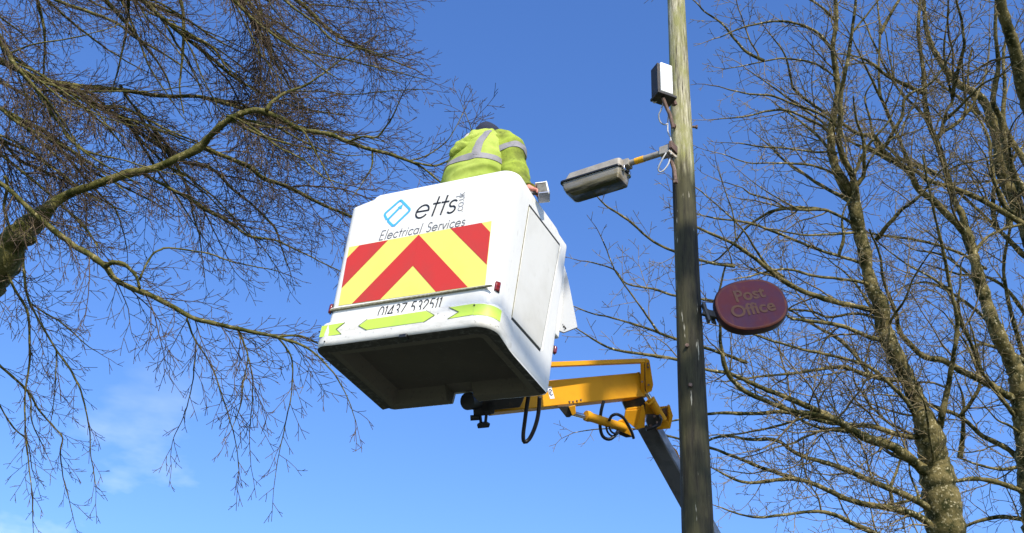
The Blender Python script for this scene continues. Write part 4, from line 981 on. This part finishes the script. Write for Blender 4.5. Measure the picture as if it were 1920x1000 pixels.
B([(425, 218, 5), (446, 224, 4.5), (486, 248, 4), (519, 274, 4), (569, 301, 3), (609, 334, 2.4), (652, 347, 2)], -.5)
B([(560, 240, 4.5), (572, 251, 4), (596, 294, 3), (609, 317, 2.4), (630, 360, 1.6)], -.3)
B([(698, 281, 4), (698, 298, 3.6), (697, 314, 3), (675, 350, 2), (660, 372, 1.4)], -.2)
B([(652, 266, 4.5), (680, 257, 4), (708, 256, 4), (735, 221, 3), (748, 191, 2)], -.3)
B([(770, 304, 4.5), (785, 307, 4), (818, 311, 4), (851, 294, 2.6), (878, 262, 1.8)], .2)
B([(480, 175, 3.4), (540, 172, 3), (605, 171, 2.4), (652, 178, 2.2), (720, 172, 2), (790, 168, 1.4)], .4)
B([(380, -60, 6), (470, 30, 5), (560, 90, 4), (640, 110, 3.4), (720, 130, 2.6), (800, 150, 1.6)], .4, d=11, free=True)
B([(765, 303, 3), (800, 292, 2.6), (840, 262, 2), (868, 214, 1.4)], .2)
B([(880, 290, 2.2), (885, 250, 2), (876, 222, 1.6), (866, 196, 1.2)], .1)
# further limbs of the same crown, filling it out above and behind
rr = random.Random(77); src = [k for k in beech.nodes if -60 < k[0] < 430 and k[1] < 250]
for i in range(64):
    if i % 3:
        k = rr.choice(src); x0, y0, dk = k; free = False; w0 = rr.uniform(3.5, 7)
    else:
        x0 = rr.uniform(-150, 430); y0 = rr.uniform(-160, -30); free = True; w0 = rr.uniform(6, 12)
        if x0 < -60: y0 = rr.uniform(-100, 200)
    a = math.radians(rr.gauss(34, 15)); n = rr.randint(6, 10) if free else rr.randint(4, 8); pts = [(x0, y0, w0)]; x, y = x0, y0
    for j_ in range(n):
        st = rr.uniform(32, 58); a += rr.gauss(0, .16) + (.02 if a < .6 else -.02); x += st * math.cos(a); y += st * math.sin(a)
        pts.append((x, y, w0 * (1 - .78 * (j_ + 1) / n)))
    B(pts, rr.uniform(-.6, 1.4), free=free, d=rr.uniform(10.6, 12.9), own=i < 40, twig=i % 5 > 1)
for i in range(22):
    x0 = rr.uniform(220, 600); y0 = rr.uniform(-140, -30); w0 = rr.uniform(3.5, 7); a = math.radians(rr.gauss(26, 14)); pts = [(x0, y0, w0)]; x, y = x0, y0
    for j_ in range(8):
        st = rr.uniform(30, 50); a += rr.gauss(0, .2); x += st * math.cos(a); y += st * math.sin(a); pts.append((x, y, w0 * (1 - .8 * (j_ + 1) / 8)))
        if x > 760: break
    B(pts, rr.uniform(-1, 1), free=True, d=rr.uniform(10.4, 12.4), own=False)
cfgB = dict(big=.07, full=.017, thick=.009, rmin=.0031, seg=.07, wig=.085, droop=-.30, lift=.10, tip=.5, levels=2, gap=[.085, .075], ang=(24, 52), ang0=(22, 62), ratio=(.30, .56), pn=Vector((.1, 1, .25)).normalized(), len=(.35, 1.05), spread=.105, thin=2, bias=Vector((.22, 0, -.10)), dl=0)
beech.sprout(cfgB, inview(120)); beech.finish()

# ---- trees on the right
# -- first: forked mossy trunk right of the sign
t1b = P(1775, 1000, 15.5)
T1 = Tree('sycamore_tree', 'leafless tree with a forked mossy trunk, nearest the oval sign', 'tree', (t1b.x + .3, t1b.y, .1), 15.5, 21, 'syc', 'syctwig', 'bare trees on the right')
L = T1.limb
L([(1790, 1090, 62), (1775, 1000, 60), (1762, 920, 56), (1749, 852, 50), (1742, 814, 46), (1727, 771, 32), (1714, 736, 28), (1699, 706, 27), (1681, 670, 27), (1669, 645, 28), (1656, 610, 26), (1652, 570, 25), (1638, 546, 24), (1627, 510, 21), (1620, 470, 21), (1610, 430, 21), (1603, 390, 22), (1600, 375, 16)], .9, name='trunk', ground=(.3, 0))
L([(1606, 410, 17), (1598, 372, 19), (1582, 345, 18), (1568, 317, 15), (1559, 282, 13), (1560, 232, 12), (1571, 183, 10), (1569, 148, 10), (1562, 90, 8), (1568, 30, 7), (1560, -60, 5)], .3, name='stem')
L([(1609, 400, 10), (1605, 366, 12), (1599, 331, 10.5), (1582, 299, 10), (1573, 264, 9), (1576, 218, 8), (1578, 169, 7), (1590, 110, 6), (1600, 40, 5), (1612, -60, 4)], -.5, name='stem')
L([(1606, 348, 8), (1614, 336, 7.5), (1620, 324, 7), (1619, 264, 6), (1606, 225, 4), (1600, 180, 3)], -.4)
L([(1752, 820, 14), (1762, 799, 12.5), (1767, 776, 11), (1775, 741, 10), (1781, 708, 9), (1787, 670, 8), (1793, 638, 8), (1795, 600, 8), (1786, 556, 6), (1774, 500, 6), (1761, 437, 5), (1754, 408, 4.4), (1740, 345, 4), (1730, 290, 3)], -.7, name='stem')
L([(1742, 814, 14), (1712, 819, 10), (1676, 813, 9), (1641, 801, 8.5), (1601, 797, 7.5), (1563, 794, 7.5), (1533, 788, 7), (1476, 773, 7), (1406, 776, 6), (1332, 776, 5), (1260, 790, 3)], -.9)
L([(1760, 900, 22), (1720, 872, 18), (1697, 852, 16.5), (1661, 832, 15.5), (1631, 824, 15), (1601, 809, 14), (1578, 794, 12), (1545, 776, 11), (1500, 756, 9.5), (1476, 746, 9), (1423, 725, 7.5), (1370, 701, 6.5), (1328, 694, 5), (1272, 675, 5), (1210, 665, 5), (1150, 655, 4), (1110, 635, 3), (1080, 615, 2)], -1.6)
L([(1560, 785, 9), (1543, 778, 9), (1490, 771, 7.5), (1441, 754, 8), (1395, 732, 8), (1363, 697, 8), (1351, 641, 6), (1351, 616, 5), (1347, 560, 4), (1360, 500, 3)], -.8)
L([(1730, 803, 8), (1727, 799, 7), (1702, 756, 7), (1674, 726, 7), (1641, 696, 6.5), (1613, 681, 6), (1563, 668, 5), (1500, 654, 4.4), (1441, 637, 4), (1399, 623, 3), (1340, 610, 2)], -1.0)
L([(1700, 710, 11), (1679, 713, 9), (1656, 711, 8), (1618, 701, 7.5), (1583, 689, 7), (1538, 692, 5.5), (1500, 699, 5), (1460, 703, 4), (1413, 708, 3.6), (1360, 715, 2)], -1.1)
L([(1658, 640, 8), (1631, 633, 7.5), (1608, 623, 7), (1576, 611, 7), (1533, 604, 6), (1500, 600, 5), (1480, 595, 4), (1430, 560, 3)], -.9)
L([(1650, 590, 10), (1631, 581, 9), (1582, 570, 9), (1546, 560, 9), (1497, 542, 8.5), (1451, 514, 8), (1423, 490, 7), (1377, 458, 6), (1346, 444, 5), (1314, 430, 4.5), (1265, 472, 0) if False else (1290, 415, 3)], -1.2)
L([(1636, 540, 7), (1610, 528, 5.5), (1529, 518, 4.6), (1469, 505, 4), (1400, 520, 2.6)], -.9)
L([(1640, 596, 6), (1606, 588, 5), (1553, 595, 4.4), (1525, 585, 4), (1480, 581, 3.6), (1420, 590, 2)], .6)
L([(1377, 500, 6), (1320, 490, 5.5), (1265, 472, 5), (1220, 450, 4), (1180, 415, 4), (1135, 385, 3), (1115, 364, 2)], -.6)
L([(1420, 580, 5), (1340, 565, 4.6), (1267, 555, 4), (1225, 542, 4), (1175, 532, 3), (1150, 505, 2.6), (1100, 490, 2)], -.6)
L([(1400, 680, 6), (1330, 655, 5.5), (1270, 637, 5), (1210, 615, 4), (1150, 597, 3), (1110, 588, 2.4), (1077, 575, 2)], -.4)
L([(1236, 625, 4.4), (1230, 617, 4), (1190, 560, 3), (1155, 510, 2.4), (1130, 450, 2)], -.2)
L([(1500, 900, 7), (1430, 878, 6), (1360, 850, 5), (1290, 828, 4), (1200, 806, 2.6), (1120, 805, 2), (1075, 812, 1.4)], .2)
L([(1617, 440, 6), (1603, 437, 5), (1546, 440, 3.6), (1497, 440, 3), (1450, 430, 2)], -.7)
L([(1600, 420, 6), (1582, 409, 5), (1546, 394, 5), (1511, 394, 4.6), (1476, 391, 4), (1451, 377, 3), (1406, 363, 3), (1392, 352, 2), (1350, 340, 1.5)], -.8)
L([(1570, 330, 5), (1561, 324, 4.6), (1518, 310, 4), (1451, 306, 3), (1406, 306, 2.4), (1353, 289, 1.6)], -.8)
L([(1557, 285, 4.6), (1525, 285, 4), (1469, 278, 3.2), (1423, 275, 3), (1384, 268, 2)], -.6)
L([(1562, 262, 6), (1546, 240, 5), (1511, 222, 5), (1476, 208, 4), (1441, 208, 3.6), (1399, 218, 3), (1346, 224, 1.8)], -.8)
L([(1572, 240, 5), (1540, 215, 4.6), (1483, 194, 4), (1448, 180, 3.6), (1399, 176, 3), (1346, 162, 1.8)], -.5)
L([(1569, 290, 7), (1553, 278, 6), (1532, 254, 5), (1497, 225, 4), (1460, 200, 2.6)], .6)
L([(1622, 497, 6), (1606, 490, 5.4), (1546, 472, 5), (1483, 447, 5), (1441, 430, 4.4), (1392, 416, 4), (1342, 409, 3), (1300, 400, 2)], -1.0)
L([(1470, 520, 5), (1441, 500, 5), (1415, 465, 4), (1392, 430, 3), (1350, 390, 2.4), (1314, 359, 2)], -.3)
L([(1380, 450, 3), (1374, 401, 2.4), (1360, 359, 2), (1346, 317, 1.5)], 0)
L([(1772, 975, 16), (1735, 948, 12), (1690, 925, 10), (1640, 905, 9), (1570, 875, 8), (1497, 852, 6.5), (1458, 827, 6), (1406, 824, 5), (1349, 819, 4), (1290, 845, 2)], -.6)
L([(1570, 790, 5), (1518, 782, 4.4), (1458, 799, 4), (1388, 813, 3), (1335, 816, 2)], .5)
L([(1780, 1030, 18), (1745, 985, 14), (1700, 960, 11), (1600, 940, 9), (1500, 900, 7), (1400, 905, 5), (1340, 880, 3)], -.8)
L([(1790, 1080, 18), (1745, 1030, 13), (1640, 1000, 9), (1540, 960, 6), (1420, 970, 4), (1345, 950, 2)], -.8)
L([(1565, 100, 6), (1530, 60, 5), (1470, 40, 4), (1400, 50, 3), (1350, 70, 2)], -.6); L([(1568, 40, 5), (1520, 0, 4), (1450, -20, 3), (1390, -10, 2)], -.5)
L([(1572, 150, 4), (1530, 120, 4), (1470, 110, 3.2), (1410, 120, 2.4), (1360, 130, 1.6)], -.6); L([(1600, 60, 4), (1640, 10, 3), (1680, -50, 2)], .2)
cfgS = dict(big=.15, full=.03, thick=.0125, rmin=.0047, seg=.09, wig=.13, droop=.10, lift=.14, tip=.3, levels=2, gap=[.13, .12], ang=(35, 68), ang0=(35, 75), ratio=(.28, .5), pn=Vector((0, 1, .4)).normalized(), len=(.45, 1.5), spread=.235, thin=3, bias=Vector((-.10, 0, .14)), dl=1)
T1.fill(12, 5, 1430, 1800, 60, 1000, (95, 175)); T1.fill(6, 6, 1560, 1800, 60, 900, (20, 85))
T1.sprout(cfgS, inview(120)); T1.finish()

# -- second: tall trunk forking high, between the other two
t2b = P(1950, 1000, 17)
T2 = Tree('sycamore_tree', 'leafless tree whose dark trunk forks into several upright stems, middle of the three', 'tree', (t2b.x + .4, t2b.y, .1), 17, 33, 'syc', 'syctwig', 'bare trees on the right')
L = T2.limb
L([(1965, 1090, 56), (1950, 1000, 52), (1935, 900, 46), (1923, 800, 40), (1913, 729, 34), (1899, 683, 28), (1877, 641, 24), (1856, 588, 22), (1839, 535, 20), (1828, 490, 17), (1818, 455, 18), (1812, 432, 15)], .6, name='trunk', ground=(.4, 0))
L([(1820, 465, 12), (1812, 432, 13), (1803, 400, 11), (1789, 377, 10), (1775, 324, 10), (1758, 271, 10), (1740, 225, 9), (1733, 169, 8), (1731, 130, 7), (1722, 60, 6), (1728, -30, 4)], .4, name='stem')
L([(1822, 475, 13), (1812, 440, 15), (1793, 419, 12), (1770, 397, 11), (1751, 377, 11), (1723, 356, 10.5), (1705, 324, 10), (1673, 299, 10), (1652, 278, 9), (1638, 254, 7), (1610, 252, 6), (1575, 229, 6), (1525, 197, 5), (1490, 169, 5), (1483, 148, 4), (1470, 100, 3), (1440, 60, 2)], -1.0, name='stem')
L([(1650, 282, 7), (1658, 276, 6.5), (1673, 250, 6), (1691, 218, 5.6), (1698, 183, 5), (1740, 159, 4), (1766, 130, 3), (1790, 80, 2)], -.4)
L([(1757, 262, 7), (1763, 252, 6.5), (1775, 208, 5.6), (1786, 187, 5), (1777, 148, 4.4), (1770, 90, 3.4), (1780, 20, 2)], -.4)
L([(1757, 258, 7), (1768, 248, 6.5), (1793, 232, 6), (1821, 201, 5.4), (1832, 180, 4), (1850, 130, 3), (1856, 70, 2)], .5)
L([(1672, 302, 7), (1650, 290, 6), (1640, 262, 5), (1630, 220, 4), (1622, 180, 3), (1640, 150, 2)], .4)
L([(1740, 230, 7), (1722, 205, 6), (1700, 185, 5), (1680, 160, 4), (1670, 120, 3), (1660, 60, 2)], .3)
L([(1712, 330, 8), (1690, 270, 6), (1665, 215, 5), (1650, 175, 4.6), (1648, 120, 4), (1650, 50, 3), (1640, -30, 2)], .8)
L([(1910, 752, 17), (1899, 746, 14), (1884, 739, 12), (1849, 718, 12), (1800, 694, 11), (1768, 676, 11), (1733, 669, 10), (1705, 644, 9), (1687, 623, 8), (1680, 588, 7), (1666, 553, 6), (1655, 518, 5), (1650, 480, 4), (1630, 430, 3)], -1.0)
L([(1918, 800, 9), (1913, 792, 8), (1874, 743, 7.4), (1849, 708, 7), (1835, 683, 7), (1818, 637, 5.4), (1803, 613, 4.4), (1790, 570, 3), (1770, 540, 2)], -.7)
L([(1930, 900, 11), (1899, 849, 9), (1842, 817, 8), (1800, 782, 7), (1744, 760, 6), (1700, 745, 4), (1640, 740, 2)], .7)
L([(1828, 490, 6), (1832, 468, 5.4), (1849, 447, 5), (1881, 430, 5), (1916, 421, 4)], .4)
L([(1940, 930, 10), (1850, 900, 8), (1780, 905, 6), (1700, 940, 5), (1620, 950, 3)], -.5); L([(1945, 980, 9), (1870, 970, 7), (1800, 990, 5)], .5)
L([(1890, 660, 7), (1860, 610, 6), (1800, 560, 5), (1740, 530, 4), (1690, 540, 2)], .8); L([(1850, 570, 6), (1820, 520, 5), (1770, 480, 4), (1720, 470, 2.5)], .6)
cfg2 = dict(cfgS, len=(.5, 1.35), spread=.26, rmin=.0052)
T2.fill(11, 7, 1600, 1960, 0, 1000, (60, 170)); T2.fill(4, 8, 1500, 1900, 0, 900, (10, 70))
T2.sprout(cfg2, inview(120)); T2.finish()

# -- third: pale trunks at the right edge
t3b = P(2010, 1000, 19)
T3 = Tree('sycamore_tree', 'leafless tree with pale mottled twin trunks crossing the far edge of the picture', 'tree', (t3b.x + .5, t3b.y, .1), 19, 47, 'syc', 'syctwig', 'bare trees on the right')
L = T3.limb
L([(2040, 1100, 50), (2010, 1000, 46), (1985, 800, 38), (1965, 640, 32), (1948, 520, 26), (1930, 450, 24), (1916, 409, 23), (1895, 359, 23), (1877, 317, 20), (1870, 268, 17), (1860, 225, 16), (1839, 183, 14), (1803, 162, 12), (1786, 148, 12), (1760, 110, 10), (1738, 60, 8), (1730, -30, 5)], .8, name='trunk', ground=(.5, 0))
L([(1948, 420, 18), (1935, 385, 15), (1920, 359, 14), (1899, 324, 13), (1888, 290, 11), (1880, 250, 10), (1877, 225, 10), (1862, 190, 9), (1866, 160, 9), (1872, 120, 8), (1866, 50, 6), (1870, -40, 4)], -.8, name='stem')
L([(1945, 340, 13), (1920, 299, 12), (1899, 268, 10), (1881, 229, 9), (1884, 169, 6.5), (1882, 100, 5), (1895, 30, 3)], .7, name='stem')
L([(1990, 380, 26), (1960, 290, 25), (1930, 205, 24), (1915, 150, 23), (1902, 90, 20), (1880, 20, 17), (1870, -60, 12)], -1.2, name='stem', d=18, free=True)
L([(1950, 440, 11), (1916, 419, 10), (1863, 387, 9.5), (1821, 366, 9), (1786, 352, 8), (1740, 338, 7), (1715, 320, 6.5), (1652, 292, 4.6), (1603, 271, 4), (1553, 236, 4), (1511, 208, 4), (1441, 158, 2.6), (1400, 130, 1.6)], -1.0, free=True, d=18)
L([(1950, 495, 11), (1920, 479, 10), (1899, 458, 9), (1849, 408, 5.6), (1803, 366, 5), (1760, 330, 3.6), (1720, 305, 2)], .5)
L([(1850, 505, 5), (1793, 472, 4.6), (1722, 451, 4.6), (1670, 444, 4.2), (1627, 437, 3.6), (1570, 425, 2)], .2, free=True, d=18.5)
L([(1870, 262, 7), (1850, 230, 6), (1830, 200, 5), (1815, 150, 4), (1822, 90, 3)], .5)
L([(1930, 600, 9), (1890, 545, 6), (1850, 520, 5), (1800, 515, 4), (1750, 500, 2.5)], -.3, free=True, d=18.6)
L([(1930, 700, 9), (1905, 620, 8), (1890, 560, 7), (1882, 500, 6), (1892, 440, 5), (1906, 380, 3)], -.3, free=True, d=18.6)
L([(1960, 850, 10), (1925, 870, 7), (1870, 880, 5), (1800, 860, 3)], -.4, free=True, d=18.6); L([(1960, 780, 9), (1900, 700, 6), (1870, 640, 4.6), (1850, 600, 3)], .4, free=True, d=18.6)
cfg3 = dict(cfgS, len=(.55, 1.5), spread=.30, rmin=.0056)
T3.fill(12, 9, 1700, 2000, 0, 1000, (60, 170), w=(5, 11))
T3.sprout(cfg3, inview(120)); T3.finish()


# ------------------------------------------------------------------ unseen evergreen added behind the camera, crown shaped to shade the pole and sign
def sunw(p, t=12.0): return Vector(p) + sdir * t
HB_ = Vector((sunw((PX, PY, 0)).x + .88, sunw((PX, PY, 0)).y, 0)); ZT = sunw((PX, PY, 6.75)).z
shade_tree = empty('unseen_shade_tree', HB_); tag(shade_tree, 'dense unseen evergreen tree beside the road, added to shade the lower pole and the sign', 'tree')
hi = Matrix.Translation(-HB_)
MT['leaf'] = mat('glossy_dark_leaf', (.035, .06, .015), .4)
tp = [HB_ + Vector((0, 0, z)) + Vector((.10 * math.sin(z), .06 * math.cos(z * 1.3), 0)) for z in (0, .5, 2, 4, 6, 8, 10, 12, ZT - .1)]
MB().tube(tp, [.34, .27, .24, .22, .19, .16, .12, .07, .03], 14).build('trunk', 'beech', shade_tree, smooth=True, T=hi)
rl = random.Random(9); lm = MB(); brm = MB()
def leafcloud(c, rad, n):
    for _ in range(n):
        d = Vector((rl.gauss(0, 1), rl.gauss(0, 1), rl.gauss(0, 1))).normalized() * rad * rl.random() ** .45
        q = c + d; a = Vector((rl.gauss(0, 1), rl.gauss(0, 1), rl.gauss(0, 1))).normalized(); b = a.orthogonal().normalized(); w = .05; l_ = .09
        lm.add([q - a * l_, q + b * w * .6, q + a * l_, q - b * w * .6], [(0, 1, 2, 3)])
for i in range(330):
    z = 7.5 + (ZT - 7.5) * rl.random(); rmax = .60 + .55 * math.sin(min(1, (ZT + .5 - z) / 5) * 1.5); ang = rl.uniform(0, 2 * math.pi)
    rr_ = rmax * rl.uniform(.35, .92); c = HB_ + Vector((math.cos(ang) * rr_, math.sin(ang) * rr_, z))
    if c.z > ZT - .25: continue
    brm.tube([HB_ + Vector((0, 0, z - .5)), (HB_ + Vector((0, 0, z - .35))).lerp(c, .6), c], [.03, .02, .008], 5)
    leafcloud(c, .30, 60)
b = brm.build('branches', 'beech', shade_tree, smooth=True, T=hi); tag(b, kind='stuff')
b = lm.build('leaves', 'leaf', shade_tree, T=hi); tag(b, kind='stuff')
lb = lambda x, y, z: BT @ (Vector((x, y, z)) * S)  # added limbs below are aimed so their shade bands bucket and boom
for pts, rad in (([sunw((1.9, 6.7, 4.9)), sunw((1.0, 6.75, 5.0)), sunw(lb(.66, .20, .10)), sunw(lb(.66, -.22, .16)), sunw(lb(.60, -.47, .19)), sunw(lb(.30, -.47, .215))], [.16, .15, .14, .12, .08, .03]),
                 ([sunw((1.9, 6.7, 5.9)), sunw((1.1, 6.9, 6.0)), sunw(lb(.66, .46, 1.02)), sunw(lb(.66, .36, .98))], [.09, .08, .07, .04]),
                 ([sunw((1.9, 7.2, 6.3)), sunw(P(1150, 640, 7.9)), sunw(P(1132, 690, 7.85)), sunw(P(1126, 750, 7.8)), sunw(P(1124, 840, 7.8))], [.11, .11, .10, .09])):
    q = catmull([tuple(v) for v in pts], .15); rd = [rad[0] + (rad[-1] - rad[0]) * k / (len(q) - 1) for k in range(len(q))]
    q = [HB_ + Vector((0, 0, q[0][2] - .8))] + q; rd = [.1] + rd
    MB().tube(q, rd, 8).build('limb', 'beech', shade_tree, smooth=True, T=hi)
